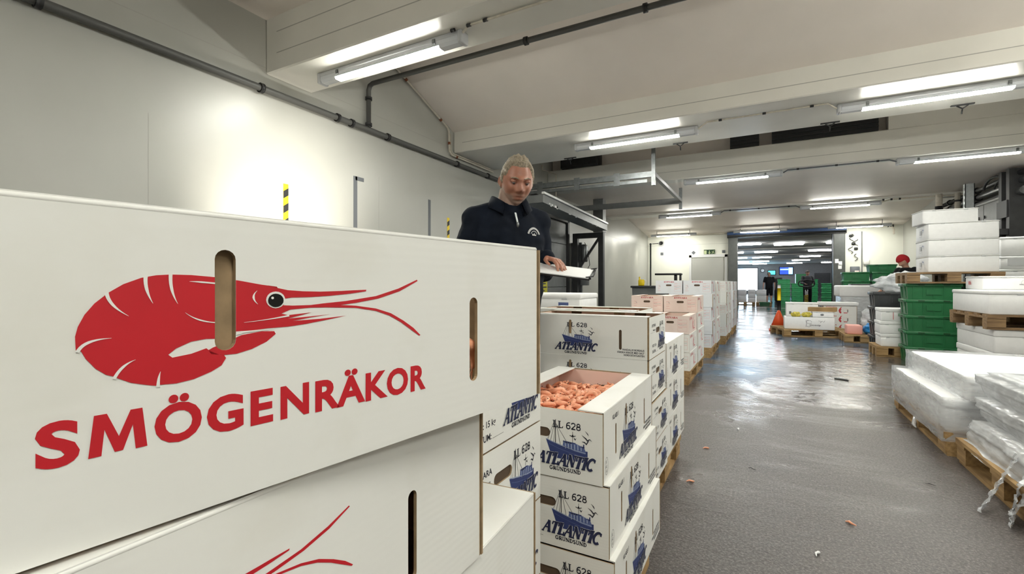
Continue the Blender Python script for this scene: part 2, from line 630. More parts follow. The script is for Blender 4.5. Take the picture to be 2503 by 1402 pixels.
class Print:
    """flat marks laid on a panel: points are (u to the right, v up), a layer lifts them by a hair"""
    def __init__(s):
        s.items = []

    def poly(s, pts, m, layer=0):
        s.items.append((list(pts), tess(pts), m, layer))
        return s

    def rect(s, u0, v0, u1, v1, m, layer=0):
        return s.poly([(u0, v0), (u1, v0), (u1, v1), (u0, v1)], m, layer)

    def line(s, pts, w, m, layer=0):
        """ribbon; w a width or one per point"""
        n = len(pts)
        ws = w if isinstance(w, (list, tuple)) else [w] * n
        a, b = [], []
        for i, p in enumerate(pts):
            q0, q1 = pts[max(0, i - 1)], pts[min(n - 1, i + 1)]
            dx, dy = q1[0] - q0[0], q1[1] - q0[1]
            l = math.hypot(dx, dy) or 1
            nx, ny = -dy / l * ws[i] / 2, dx / l * ws[i] / 2
            a.append((p[0] + nx, p[1] + ny))
            b.append((p[0] - nx, p[1] - ny))
        f = [(i, i + 1, n + i + 1, n + i) for i in range(n - 1)]
        s.items.append((a + b, f, m, layer))
        return s

    def frame(s, u0, v0, u1, v1, w, m, layer=0):
        return s.line([(u0, v0), (u1, v0)], w, m, layer).line([(u1, v0), (u1, v1)], w, m, layer).line([(u1, v1), (u0, v1)], w, m, layer).line([(u0, v1), (u0, v0)], w, m, layer)

    def text(s, t, u, v, size, m, layer=0, bold=.0, align='L', width=None, shear=0.):
        V_, F_, w = text_flat(t, 1.0, bold, shear)
        k = size / .72
        kx = (width / w) if width else k
        u0 = u - {'L': 0, 'C': .5, 'R': 1}[align] * w * kx
        s.items.append(([(u0 + p[0] * kx, v + p[1] * k) for p in V_], F_, m, layer))
        return s

    def serif(s, t, u, v, h, m, layer=0, width=None, shear=0., rise=0., fat=1.0):
        """the upright or slanted serif alphabet; width fits the whole word"""
        tot = sum(SERIF[c][0] for c in t)
        kx = (width / tot) if width else h
        x = 0
        for c in t:
            adv, strokes, serifs = SERIF[c]

            def T(p):
                return (u + (x + p[0] + shear * p[1]) * kx, v + p[1] * h + rise * (x + p[0]) * kx)
            for pts, w in strokes:
                s.line([T(p) for p in pts], w * fat * min(h, kx) * 1.05, m, layer)
            for cx, cy, w in serifs:
                s.line([T((cx - w / 2, cy)), T((cx + w / 2, cy))], .07 * fat * h, m, layer)
            x += adv
        return s

    def shifted(s, du, dv, ku=1.0, kv=1.0):
        p = Print()
        p.items = [([(q[0] * ku + du, q[1] * kv + dv) for q in a], f, m, l) for a, f, m, l in s.items]
        return p

    def merge(s, o):
        s.items += o.items
        return s

    def to(s, mb, fn, lift=.0003, holes=()):
        for pts, f, m, l in s.items:
            polys = [[pts[i] for i in q] for q in f]
            for h in holes:
                polys = [r_ for q in polys for r_ in cut_out(q, h)]
            V_, F_ = [], []
            for q in polys:
                F_.append(tuple(range(len(V_), len(V_) + len(q))))
                V_ += [fn(p[0], p[1], lift * (1 + l)) for p in q]
            if F_:
                mb.add(V_, F_, m)
        return s


def half(poly, a, b, keep_left):
    """the part of a convex polygon on one side of the line a-b"""
    out = []
    sg = 1 if keep_left else -1

    def d(p):
        return sg * ((b[0] - a[0]) * (p[1] - a[1]) - (b[1] - a[1]) * (p[0] - a[0]))
    for i, p in enumerate(poly):
        q = poly[(i + 1) % len(poly)]
        dp, dq = d(p), d(q)
        if dp >= 0:
            out.append(p)
        if dp * dq < 0:
            t = dp / (dp - dq)
            out.append((p[0] + (q[0] - p[0]) * t, p[1] + (q[1] - p[1]) * t))
    return out if len(out) > 2 else []


def cut_out(poly, hole):
    """pieces of a convex polygon left after a convex hole is cut out of it"""
    us, vs = [p[0] for p in poly], [p[1] for p in poly]
    hu, hv = [p[0] for p in hole], [p[1] for p in hole]
    if max(us) < min(hu) or min(us) > max(hu) or max(vs) < min(hv) or min(vs) > max(hv):
        return [poly]
    out, rest = [], poly
    n = len(hole)
    for i in range(n):
        a, b = hole[i], hole[(i + 1) % n]
        if abs(a[0] - b[0]) + abs(a[1] - b[1]) < 1e-7:
            continue
        o = half(rest, a, b, False)
        if o:
            out.append(o)
        rest = half(rest, a, b, True)
        if not rest:
            break
    return out


def face_map(L_, W_, side):
    """maps panel coordinates (u from the panel's left end seen from outside, v up) to a carton's own axes"""
    return {'front': lambda u, v, w: (u - L_ / 2, -W_ / 2 - w, v),
            'back': lambda u, v, w: (L_ / 2 - u, W_ / 2 + w, v),
            'end_a': lambda u, v, w: (-L_ / 2 - w, W_ / 2 - u, v),
            'end_b': lambda u, v, w: (L_ / 2 + w, -W_ / 2 + u, v)}[side]


# --- emblem: fishing boat with its name and three gulls (u 0 .. .235, v 0 .. .16)
def boat_emblem():
    p = Print()
    p.poly([(.040, .098), (.062, .092), (.10, .084), (.15, .076), (.194, .072), (.197, .050), (.190, .044), (.070, .044), (.060, .052)], 'navy')
    p.line([(.040, .099), (.062, .094), (.10, .086), (.15, .077), (.195, .073)], .0022, 'navy_light', 2)
    p.line([(.052, .085), (.09, .075), (.14, .066), (.19, .061)], .0012, 'navy_mid', 2)
    p.poly([(.104, .085), (.108, .101), (.152, .098), (.168, .094), (.170, .090), (.184, .090), (.190, .078), (.192, .070), (.15, .074)], 'navy_mid', 1)
    for u in (.116, .127, .138, .150, .162, .174):
        p.line([(u, .079), (u - .001, .095)], .0034, 'navy_light', 2)
        p.line([(u + .005, .077), (u + .005, .094)], .001, 'navy', 3)
    p.line([(.106, .100), (.153, .098)], .003, 'navy', 3)
    p.line([(.170, .091), (.186, .090)], .003, 'navy', 3)
    p.rect(.181, .088, .185, .099, 'navy', 3)
    p.rect(.190, .062, .197, .080, 'navy', 3)
    for u in (.116, .124, .132):
        p.rect(u, .0955, u + .005, .0985, 'ink', 4)
    for a, b in (((.047, .098), (.069, .150)), ((.058, .096), (.073, .150)), ((.078, .090), (.076, .158)), ((.096, .086), (.080, .150)), ((.070, .093), (.077, .150)), ((.118, .101), (.080, .148))):
        p.line([a, b], .0013, 'ink', 1)
    p.line([(.077, .088), (.0775, .163)], .0022, 'ink', 1)
    p.line([(.142, .098), (.142, .132)], .0015, 'ink', 1)
    p.line([(.131, .120), (.142, .1175), (.153, .121)], .0022, 'ink', 1)
    p.poly([(.137, .116), (.142, .126), (.147, .116), (.142, .119)], 'ink', 1)
    p.poly([(.147, .116), (.151, .111), (.156, .115), (.152, .107), (.147, .111)], 'ink', 1)
    p.serif('LL 628', .066, .139, .020, 'ink', 2, width=.107, fat=1.45)
    p.line([(.188, .140), (.197, .132), (.200, .127)], [.0006, .003, .0006], 'ink', 1)
    p.line([(.176, .126), (.190, .118), (.196, .112), (.204, .117), (.212, .112)], [.0006, .004, .005, .003, .0006], 'ink', 1)
    p.line([(.176, .107), (.186, .106), (.192, .101), (.198, .109), (.202, .113)], [.0006, .004, .005, .003, .0006], 'ink', 1)
    p.serif('ATLANTIC', 0.004, .0245, .036, 'print_white', 5, width=.213, shear=.34, fat=2.1)
    p.serif('ATLANTIC', 0.004, .0245, .036, 'navy_ink', 6, width=.213, shear=.34, fat=1.65)
    p.serif('GRUNDSUND', .054, .007, .0105, 'ink', 1, width=.118, fat=2.0)
    return p


BOAT = boat_emblem()
CL, CW, CH = .63, .39, .196       # fish carton
SLOT_R, SLOT_L, SLOT_E = (CL - .134, .040, .134), (CL - .386, .104, .173), (.128, .05, .14)


def boat_long(marks=True):
    p = BOAT.shifted(CL - .470, .0)
    for i, t in enumerate(('PANDALUS BOREALIS', 'FÄRSKA RÄKOR MED SALT', 'NORDOSTATLANTEN')):
        p.text(t, CL - .022, .0375 - i * .0125, .0085, 'ink', 0, .03, 'R', (.102, .126, .095)[i])
    if not marks:
        return p
    p.text('KLASS 1', .095, .158, .013, 'ink', 0, .03)
    p.line(arc(.035, .045, .014, .024, 0, 360, 20), .0012, 'ink')
    p.text('SE', .027, .053, .008, 'ink').text('142', .025, .040, .008, 'ink').text('EG', .028, .028, .007, 'ink')
    return p


def boat_end():
    p = BOAT.shifted(CW - .012 - .235 * .8, .015, .8, .92)
    p.text('KVITVARA', .145, .146, .0135, 'ink', 0, .02, 'R')
    p.text('kvitvara.se', .138, .126, .0095, 'ink', 0, .01, 'R')
    p.line([(.03, .120), (.138, .120)], .0008, 'ink')
    p.text('VIKT: 15 kg', .160, .050, .014, 'ink', 0, .015, 'R')
    p.text('DATUM:', .142, .022, .014, 'ink', 0, .02, 'R')
    p.line([(.146, .022), (.195, .022)], .0008, 'ink')
    return p


# --- big red shrimp with lettering on the near cartons (u from the panel's left end)
SH_BODY = [(0.0691, 0.1127), (0.0688, 0.1203), (0.0699, 0.1257), (0.0727, 0.1324), (0.0769, 0.1386), (0.0829, 0.1446), (0.0896, 0.1495), (0.0979, 0.1533), (0.1053, 0.155), (0.1131, 0.1556), (0.1239, 0.1554), (0.1385, 0.1541), (0.1526, 0.1519), (0.1677, 0.149), (0.1785, 0.1475), (0.1719, 0.1485), (0.1791, 0.1465), (0.1867, 0.1448), (0.1984, 0.1438), (0.213, 0.1433), (0.2309, 0.1436), (0.2452, 0.1441), (0.2558, 0.1443), (0.2555, 0.143), (0.2403, 0.1412), (0.2218, 0.1398), (0.2046, 0.1391), (0.1895, 0.1391), (0.1834, 0.1383), (0.1836, 0.1334), (0.1905, 0.1329), (0.2046, 0.1328), (0.2152, 0.1337), (0.2356, 0.135), (0.2657, 0.1385), (0.2909, 0.1451), (0.3133, 0.1535), (0.3142, 0.1523), (0.2924, 0.1425), (0.2684, 0.1362), (0.2452, 0.1331), (0.2309, 0.1318), (0.2452, 0.1307), (0.2657, 0.1274), (0.2823, 0.1222), (0.2969, 0.1144), (0.3091, 0.1065), (0.3178, 0.0988), (0.3165, 0.0981), (0.306, 0.105), (0.2939, 0.113), (0.2808, 0.12), (0.2657, 0.1252), (0.2452, 0.1288), (0.2174, 0.1304), (0.2046, 0.1307), (0.1886, 0.1299), (0.1819, 0.1272), (0.1867, 0.1258), (0.2056, 0.1269), (0.1867, 0.1232), (0.2046, 0.1238), (0.2218, 0.1246), (0.2046, 0.123), (0.1905, 0.1211), (0.213, 0.1214), (0.2363, 0.1226), (0.2174, 0.1201), (0.2005, 0.118), (0.1867, 0.117), (0.1719, 0.1169), (0.1523, 0.1157), (0.14, 0.1123), (0.1325, 0.113), (0.1239, 0.112), (0.1157, 0.1085), (0.1115, 0.105), (0.1137, 0.1029), (0.1239, 0.1041), (0.1325, 0.1067), (0.1343, 0.1049), (0.14, 0.1014), (0.1431, 0.1009), (0.1443, 0.0987), (0.1415, 0.094), (0.1355, 0.0907), (0.1253, 0.0873), (0.1157, 0.0862), (0.1072, 0.0868), (0.1051, 0.0866), (0.1003, 0.088), (0.0931, 0.0905), (0.0862, 0.0947), (0.0851, 0.0956), (0.0818, 0.0971), (0.0774, 0.1012), (0.0732, 0.1074), (0.0713, 0.1118)]
SH_LEG = [(0.1337, 0.1053), (0.1362, 0.1067), (0.14, 0.108), (0.1542, 0.1135), (0.1677, 0.1151), (0.1766, 0.1144), (0.1777, 0.1123), (0.1712, 0.1072), (0.1608, 0.1029), (0.1509, 0.1008), (0.1431, 0.1009), (0.1355, 0.1023)]
SH_RING = [(0.1846, 0.1375), (0.1842, 0.1356), (0.1832, 0.1338), (0.1816, 0.1325), (0.1797, 0.1317), (0.1775, 0.1314), (0.1754, 0.1318), (0.1734, 0.1328), (0.1719, 0.1342), (0.171, 0.1359), (0.1706, 0.1378), (0.171, 0.1397), (0.1719, 0.1414), (0.1734, 0.1428), (0.1754, 0.1436), (0.1775, 0.1439), (0.1797, 0.1436), (0.1816, 0.1427), (0.1832, 0.1413), (0.1842, 0.1395)]
SH_EYE = [(0.1832, 0.1372), (0.183, 0.1356), (0.1821, 0.1343), (0.1809, 0.1332), (0.1793, 0.1325), (0.1775, 0.1323), (0.1757, 0.1326), (0.1742, 0.1334), (0.1729, 0.1345), (0.1722, 0.1359), (0.1719, 0.1374), (0.1722, 0.1389), (0.1729, 0.1403), (0.1742, 0.1414), (0.1757, 0.1421), (0.1775, 0.1423), (0.1793, 0.142), (0.1809, 0.1413), (0.1821, 0.1402), (0.183, 0.1387)]
SH_GLINT = [(0.1759, 0.1392), (0.1758, 0.1386), (0.1753, 0.1383), (0.1746, 0.1383), (0.1741, 0.1387), (0.174, 0.1392), (0.1741, 0.1397), (0.1746, 0.1401), (0.1753, 0.1401), (0.1758, 0.1397)]
SH_GAPS = [([(0.082, 0.1446), (0.0849, 0.1373), (0.092, 0.1305)], [0.00187, 0.00137, 0.00012]), ([(0.1001, 0.1547), (0.1006, 0.1463), (0.1037, 0.1376)], [0.0021, 0.00168, 0.00014]), ([(0.1127, 0.1562), (0.1133, 0.1462), (0.1165, 0.1369)], [0.00203, 0.0016, 0.00015]), ([(0.0697, 0.1115), (0.0744, 0.1166), (0.0842, 0.1181)], [0.00175, 0.0015, 0.00012]), ([(0.0853, 0.0941), (0.0894, 0.1005), (0.0953, 0.1041)], [0.00172, 0.00146, 0.00013]), ([(0.1062, 0.0856), (0.1066, 0.091), (0.1075, 0.0951)], [0.00196, 0.00126, 0.00014]), ([(0.1228, 0.1512), (0.1296, 0.1508), (0.1403, 0.1497)], [0.00015, 0.00108, 0.00093]), ([(0.1205, 0.1311), (0.1289, 0.1257), (0.1403, 0.1232)], [0.00016, 0.00093, 0.00047]), ([(0.1397, 0.1164), (0.1526, 0.1157), (0.1766, 0.1164)], [0.0005, 0.00134, 0.0005]), ([(0.1397, 0.1132), (0.1446, 0.1139), (0.1542, 0.1147)], [0.00228, 0.00163, 0.00065]), ([(0.1645, 0.1447), (0.162, 0.14), (0.1649, 0.1349)], [0.00018, 0.00158, 0.00018]), ([(0.1556, 0.1223), (0.1719, 0.1235), (0.1876, 0.1254)], [0.00018, 0.00055, 0.00128])]


def shrimp_print():
    p = Print()
    p.poly(SH_BODY, 'red').poly(SH_LEG, 'red')
    for q, w in SH_GAPS:
        a, b, c = q
        pts = [((1 - t) ** 2 * a[0] + 2 * t * (1 - t) * (2 * b[0] - .5 * (a[0] + c[0])) + t * t * c[0],
                (1 - t) ** 2 * a[1] + 2 * t * (1 - t) * (2 * b[1] - .5 * (a[1] + c[1])) + t * t * c[1]) for t in [i / 10 for i in range(11)]]
        ws = [w[0] + (w[1] - w[0]) * min(1, i / 5) if i <= 5 else w[1] + (w[2] - w[1]) * (i - 5) / 5 for i in range(11)]
        p.line(pts, ws, 'print_white', 1)
    p.poly(SH_RING, 'print_white', 1).poly(SH_EYE, 'black_gloss', 2).poly(SH_GLINT, 'print_white', 3)
    for ch, a, b in (('S', .0534, .0708), ('M', .0742, .101), ('Ö', .1045, .1299), ('G', .1328, .1555), ('E', .1601, .1758), ('N', .1812, .2035),
                     ('R', .2086, .2301), ('Ä', .2271, .2546), ('K', .2551, .2786), ('O', .2777, .3024), ('R', .3055, .3247)):
        v0 = .0512 - (a - .053) * .022
        if ch == 'M':
            p.poly([(a + (b - a) * x, v0 + .0238 * y) for x, y in ((0, 0), (.09, 1), (.30, 1), (.5, .40), (.70, 1), (.91, 1), (1, 0), (.79, 0), (.74, .62), (.57, .03), (.43, .03), (.26, .62), (.21, 0))], 'red')
        else:
            p.text(ch, a, v0, .0238, 'red', 0, .035, 'L', b - a)
    return p.shifted(CL - .53, 0)


# ------------------------------------------------------------------ cartons
def stadium(u0, u1, v0, v1):
    """rounded slot outline"""
    if v1 - v0 > u1 - u0:
        r = (u1 - u0) / 2
        return arc(u0 + r, v1 - r, r, r, 0, 180, 8) + arc(u0 + r, v0 + r, r, r, 180, 360, 8)
    r = (v1 - v0) / 2
    return arc(u0 + r, v0 + r, r, r, 90, 270, 8) + arc(u1 - r, v0 + r, r, r, 270, 450, 8)


def panel(mb, w, h, holes, t, fn, m_out, m_in, m_edge):
    """a board of width w and height h with real holes; fn maps (u, v, out) to the carton's axes"""
    cu = bpy.data.curves.new('p', 'CURVE')
    cu.dimensions = '2D'
    cu.fill_mode = 'BOTH'
    cu.extrude = t / 2
    for pts in [[(0, 0), (w, 0), (w, h), (0, h)]] + holes:
        sp = cu.splines.new('POLY')
        sp.points.add(len(pts) - 1)
        for i, q in enumerate(pts):
            sp.points[i].co = (q[0], q[1], 0, 1)
        sp.use_cyclic_u = True
    o = bpy.data.objects.new('p', cu)
    COL.objects.link(o)
    me = baked(o)
    V_ = [fn(p.co.x, p.co.y, p.co.z - t / 2) for p in me.vertices]
    groups = {}
    for f in me.polygons:
        nz = f.normal.z
        k = m_out if nz > .5 else m_in if nz < -.5 else m_edge
        groups.setdefault(k, []).append(tuple(f.vertices))
    for k, fs in groups.items():
        mb.add(V_, fs, k)
    bpy.data.meshes.remove(me)
    bpy.data.curves.remove(cu)


_protos = {}


def carton_meshes(kind):
    """meshes of a fish carton: kind is (print, outer board, state)"""
    if kind in _protos:
        return _protos[kind]
    pr, outer, state = kind
    L_, W_, H_ = CL, CW, CH
    te, tl = .0085, .004
    mb = MB()
    slots = {'front': [stadium(SLOT_R[0] - .0065, SLOT_R[0] + .0065, *SLOT_R[1:]), stadium(SLOT_L[0] - .0065, SLOT_L[0] + .0065, *SLOT_L[1:]), stadium(SLOT_E[0] - .006, SLOT_E[0] + .006, *SLOT_E[1:])]}
    if pr == 'red_form':
        slots['front'] = [stadium(L_ * .72, L_ * .72 + .012, .05, .13)]
    slots['back'] = slots['front'][:2]
    inner = 'kraft' if pr == 'shrimp' else 'card_in'
    # long boards between the doubled end boards; their raw edges show as two brown strips at the corners
    for side in ('front', 'back'):
        fn = face_map(L_, W_, side)
        panel(mb, L_ - 2 * te, H_, [[(u - te, v) for u, v in h] for h in slots[side]], tl, lambda u, v, w, fn=fn: fn(u + te, v, w), outer, inner, 'kraft')
    hole = stadium(W_ / 2 - .042, W_ / 2 + .040, .112, .138)
    for side in ('end_a', 'end_b'):
        fn = face_map(L_, W_, side)
        panel(mb, W_, H_ - .001, [hole], .0036, fn, outer, 'kraft', 'kraft')
        panel(mb, W_ - .002, H_ - .004, [hole], .0036, lambda u, v, w, fn=fn: fn(u + .001, v, w - .0048), 'kraft', inner, 'kraft')
        mb.box(*((lambda a, b: ((min(a[0], b[0]), -W_ / 2 + .003, .002), (max(a[0], b[0]), W_ / 2 - .003, H_ - .012)))(fn(0, 0, -.0036), fn(0, 0, -.0048))), 'kraft_dark')
    mb.box((-L_ / 2 + te, -W_ / 2 + tl, 0), (L_ / 2 - te, W_ / 2 - tl, .005), 'kraft')
    out = {'carton_body': mb.mesh('carton_body')}
    # folded top flaps along the long sides
    for nm, sg in (('top_flap', -1), ('top_flap', 1)):
        fb = MB()
        w = .075 if state != 'shut' else W_ / 2 - .0008
        y0, y1 = sorted((sg * (W_ / 2 - .0005), sg * (W_ / 2 - w)))
        fb.box((-L_ / 2 + te + .001, y0, H_ - .001), (L_ / 2 - te - .001, y1, H_ + .0022), outer)
        ye = sg * (W_ / 2 - .0022)
        fb.tube([(-L_ / 2 + te, ye, H_ - .0004), (L_ / 2 - te, ye, H_ - .0004)], .0026, outer, 10)
        out[nm + ('' if sg < 0 else '_b')] = fb.mesh('top_flap')
    # liner board behind the left slot; dark boards put shade behind the others
    lb = MB()
    if pr == 'shrimp':
        lb.box((SLOT_L[0] - L_ / 2 - .05, -W_ / 2 + tl + .003, .02), (SLOT_L[0] - L_ / 2 + .05, -W_ / 2 + tl + .006, H_ - .004), 'kraft')
        out['inner_liner'] = lb.mesh('inner_liner')
    if pr == 'boat':
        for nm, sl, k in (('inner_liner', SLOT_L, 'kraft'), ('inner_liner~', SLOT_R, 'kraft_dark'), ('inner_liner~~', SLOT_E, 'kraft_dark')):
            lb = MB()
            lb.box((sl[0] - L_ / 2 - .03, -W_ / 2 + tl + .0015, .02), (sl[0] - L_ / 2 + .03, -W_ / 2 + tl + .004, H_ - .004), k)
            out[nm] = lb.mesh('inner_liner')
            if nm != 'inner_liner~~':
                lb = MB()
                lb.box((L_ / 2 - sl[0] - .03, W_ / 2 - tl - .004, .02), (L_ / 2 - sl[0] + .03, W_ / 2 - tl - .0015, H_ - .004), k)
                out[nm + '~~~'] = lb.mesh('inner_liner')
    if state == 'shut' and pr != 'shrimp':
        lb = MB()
        lb.box((-L_ / 2 + .02, -W_ / 2 + .02, .007), (L_ / 2 - .02, W_ / 2 - .02, .09), 'dark')  # dark block stands in for the shade inside a shut carton
        out['shade_block'] = lb.mesh('inner_shade_block')
    # printing
    pm = MB()
    if pr == 'shrimp':
        a = shrimp_print()
        slot = [('front', a), ('back', a)]
    elif pr == 'boat':
        a, b = boat_long(), boat_end()
        slot = [('front', a), ('back', boat_long(False)), ('end_a', b), ('end_b', b)]
    else:
        red = 'faint_red'
        b = Print()
        b.serif('KVITVARA', W_ * .31, H_ - .030, .019, red, 0, width=.15, shear=.12, fat=1.7)
        b.frame(W_ - .115, H_ - .075, W_ - .02, H_ - .04, .0016, 'pale_red')
        b.frame(W_ - .115, H_ - .115, W_ - .02, H_ - .08, .0016, 'pale_red')
        b.frame(W_ - .115, H_ - .165, W_ - .02, H_ - .12, .0016, 'pale_red')
        for k in range(3):
            b.rect(W_ - .108, H_ - .05 - .041 * k, W_ - .07, H_ - .046 - .041 * k, 'pale_red')
        b.line([(W_ - .112, H_ - .093), (W_ - .09, H_ - .10), (W_ - .06, H_ - .098), (W_ - .025, H_ - .094)], .002, 'tape_grey', 1)
        for k in range(4):
            b.rect(.03, .04 + .028 * k, .075 - .01 * (k % 2), .044 + .028 * k, 'pale_red')
        b.line([(.055, .118), (.07, .108)], .004, 'tape_grey')
        a = Print()
        a.serif('KVITVARA', .05, H_ - .045, .026, red, 0, width=.20, shear=.12, fat=1.7)
        a.frame(L_ * .72 - .075, .055, L_ * .72 - .01, .13, .002, 'pale_red')
        a.rect(L_ * .72 - .07, .03, L_ * .72 + .0, .045, red)
        a.poly([(.33, .02), (.30, .05), (.29, .09), (.305, .13), (.335, .165), (.35, .16), (.33, .12), (.35, .115), (.325, .08), (.345, .06), (.34, .035)], red)
        a.line([(.335, .165), (.355, .18)], .003, red)
        slot = [('front', a), ('back', a), ('end_a', b), ('end_b', b)]
    for i, (side, p_) in enumerate(slot):
        pm = MB()
        p_.to(pm, face_map(L_, W_, side), holes=slots[side] if side in slots else [hole])
        out['printed_emblem' + '~' * i] = pm.mesh('printed_emblem')
    _protos[kind] = out
    return out


_first = {}


def carton(kind, label, x, y, z, rz=0., group=None, hs=1.0, name=None):
    """one carton, its parts sharing meshes with the first of its kind"""
    nm = name or {'shrimp': 'shrimp_carton', 'boat': 'fish_carton', 'red_form': 'red_lettered_carton'}[kind[0]]
    t = thing(nm, label, 'box', (x, y, z), rz, group)
    for k, me in carton_meshes(kind).items():
        put(k.rstrip('~').replace('flap_b', 'flap') if k != 'shade_block' else 'inner_shade_block', me, t)
    t.scale = (1, 1, hs)
    return t


# ------------------------------------------------------------------ pallets
def pallet_meshes(lx, ly, wood):
    key = ('pallet', lx, ly, wood)
    if key in _protos:
        return _protos[key]
    out = []
    r_ = random.Random(int(lx * 100 + ly * 10))
    mb = MB()
    n = 5
    for i in range(n):      # deck boards run along x
        w = .135 if i in (0, n // 2, n - 1) else .1
        yc = -ly / 2 + .0675 + (ly - .135) * i / (n - 1)
        mb.box((-lx / 2, yc - w / 2, .131), (lx / 2, yc + w / 2, .151), wood)
    for i in range(3):      # cross boards under the deck
        xc = -lx / 2 + .07 + (lx - .14) * i / 2
        mb.box((xc - .07, -ly / 2, .112), (xc + .07, ly / 2, .131), wood)
    out.append(('deck_planks', mb.mesh('deck_planks'), (0, 0, 0)))
    bb = MB().box((-.07, -.06, 0), (.07, .06, .09), wood).mesh('block')
    for i in range(3):
        for j in range(3):
            out.append(('block', bb, (-lx / 2 + .07 + (lx - .14) * i / 2, -ly / 2 + .0675 + (ly - .135) * j / 2, .022)))
    sk = MB().box((-lx / 2, -.05, 0), (lx / 2, .05, .022), wood).mesh('skid_board')
    for j in range(3):
        out.append(('skid_board', sk, (0, -ly / 2 + .0675 + (ly - .135) * j / 2, 0)))
    _protos[key] = out
    return out


def pallet(label, x, y, z=0., rz=0., lx=.8, ly=1.2, wood='wood', group=None):
    t = thing('wooden_pallet', label, 'pallet', (x, y, z), rz, group)
    for nm, me, loc in pallet_meshes(lx, ly, wood):
        put(nm, me, t).location = loc
    return t


# ------------------------------------------------------------------ foam boxes and crates
def eps_box(label, x, y, z, lx, ly, h, rz=0., group=None, lid=.0, print_=None, name='foam_box', r=.012):
    """white foam box with a fitted lid; a print callback receives the lettering builder for the front"""
    t = thing(name, label, 'box', (x, y, z), rz, group)
    hl = lid or .26 * h
    b = MB()
    b.rbox((-lx / 2 + .006, -ly / 2 + .006, 0), (lx / 2 - .006, ly / 2 - .006, h - hl), r, 'eps')
    b.obj('box_body', t)
    c = MB()
    c.rbox((-lx / 2, -ly / 2, h - hl - .004), (lx / 2, ly / 2, h), r, 'eps')
    for sx in (-1, 1):   # grey patches paint in the shade of finger notches under the lid
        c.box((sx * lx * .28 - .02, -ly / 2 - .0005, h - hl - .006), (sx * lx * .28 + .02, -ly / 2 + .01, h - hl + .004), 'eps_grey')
    c.obj('lid', t)
    if print_:
        p = MB()
        print_(p, lx, ly, h)
        p.obj('printed_label', t)
    return t


def crate_meshes(lx, ly, h, m, md):
    key = ('crate', lx, ly, h, m)
    if key in _protos:
        return _protos[key]
    out = {}
    b = MB()
    tk = .012
    # tapered walls as a lofted ring, open at the top
    def ring(k, z):
        return [(sx * lx / 2 * k, sy * ly / 2 * k, z) for sx, sy in ((-1, -1), (1, -1), (1, 1), (-1, 1))]
    b.loft([ring(.80, .01), ring(.80, .0), ring(.90, .0), ring(.955, h * .98), ring(.92, h * .98), ring(.87, .012)], m, False, False)
    b.add(ring(.90, .012), [(0, 1, 2, 3)], m)
    for i in range(5):     # ribs on the long sides
        xx = -lx * .36 + lx * .72 * i / 4
        for sy in (-1, 1):
            b.bar((xx, sy * ly * .45, .02), (xx, sy * ly * .48, h * .80), .014, .012, m)
    for sx in (-1, 1):
        for yy in (-ly * .22, ly * .22):
            b.bar((sx * lx * .45, yy, .02), (sx * lx * .48, yy, h * .80), .012, .014, m)
    for sy in (-1, 1):
        b.box((-lx * .13, sy * ly * .465 - .008, h * .30), (lx * .13, sy * ly * .465 + .010, h * .62), m)
    out['crate_body'] = b.mesh('crate_body')
    c = MB()
    z0, z1 = h * .80, h
    for sy in (-1, 1):
        c.rbox((-lx / 2, min(sy * ly / 2, sy * (ly / 2 - .028)), z0), (lx / 2, max(sy * ly / 2, sy * (ly / 2 - .028)), z1), .006, m, 1)
    for sx in (-1, 1):
        c.rbox((min(sx * lx / 2, sx * (lx / 2 - .028)), -ly / 2 + .02, z0), (max(sx * lx / 2, sx * (lx / 2 - .028)), ly / 2 - .02, z1), .006, m, 1)
    d = c  # grip slots: dark patches on the rim stand in for their shade
    for sy in (-1, 1):
        for xx in (-.22 * lx, .22 * lx):
            d.box((xx - .035, sy * (ly / 2 + .0006) - .002, z0 + .014), (xx + .035, sy * (ly / 2 + .0006) + .002, z0 + .032), md)
    for sx in (-1, 1):
        d.box((sx * (lx / 2 + .0006) - .002, -.06, z0 + .012), (sx * (lx / 2 + .0006) + .002, .06, z0 + .034), md)
    out['rim'] = c.mesh('rim')
    _protos[key] = out
    return out


def crate(label, x, y, z, lx=.60, ly=.42, h=.22, m='green', md='green_dark', rz=0., group=None):
    t = thing('plastic_crate', label, 'crate', (x, y, z), rz, group)
    for k, me in crate_meshes(lx, ly, h, m, md).items():
        put(k, me, t)
    return t


# ================================================================== THE SETTING
XL, XR, YF, YB = -4.2, 4.0, 19.5, -3.0
ZC = 3.1


def slab(name, lo, hi, m):
    return struct(MB().box(lo, hi, m).obj(name))


slab('floor', (-9, YB - .2, -.2), (9.5, 54.2, 0), 'floor')
wl = MB()
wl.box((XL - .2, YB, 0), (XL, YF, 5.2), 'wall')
for y in (-1.6, .2, 1.84, 4.3, 6.1):      # panel seams and drip marks
    wl.box((XL - .001, y - .002, 1.3), (XL + .0008, y + .002, 2.42), 'groove')
wl.box((XL - .001, -2.9, 3.16), (XL + .0012, 5.6, 3.166), 'groove')
wl.box((XL - .001, 11.2, 2.55), (XL + .0012, 19.4, 2.556), 'groove')
struct(wl.obj('wall_left'))
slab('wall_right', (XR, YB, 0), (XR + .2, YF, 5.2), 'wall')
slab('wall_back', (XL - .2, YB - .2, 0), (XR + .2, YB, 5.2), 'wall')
OX0, OX1, OZ = -.88, 2.08, 2.86       # the big opening to the hall beyond
wf = MB()
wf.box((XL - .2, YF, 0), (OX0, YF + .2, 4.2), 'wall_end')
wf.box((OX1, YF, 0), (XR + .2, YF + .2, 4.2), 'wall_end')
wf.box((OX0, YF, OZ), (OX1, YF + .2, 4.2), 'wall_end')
wf.box((XL, YF - .0012, 2.62), (-1.2, YF + .001, 2.626), 'groove')
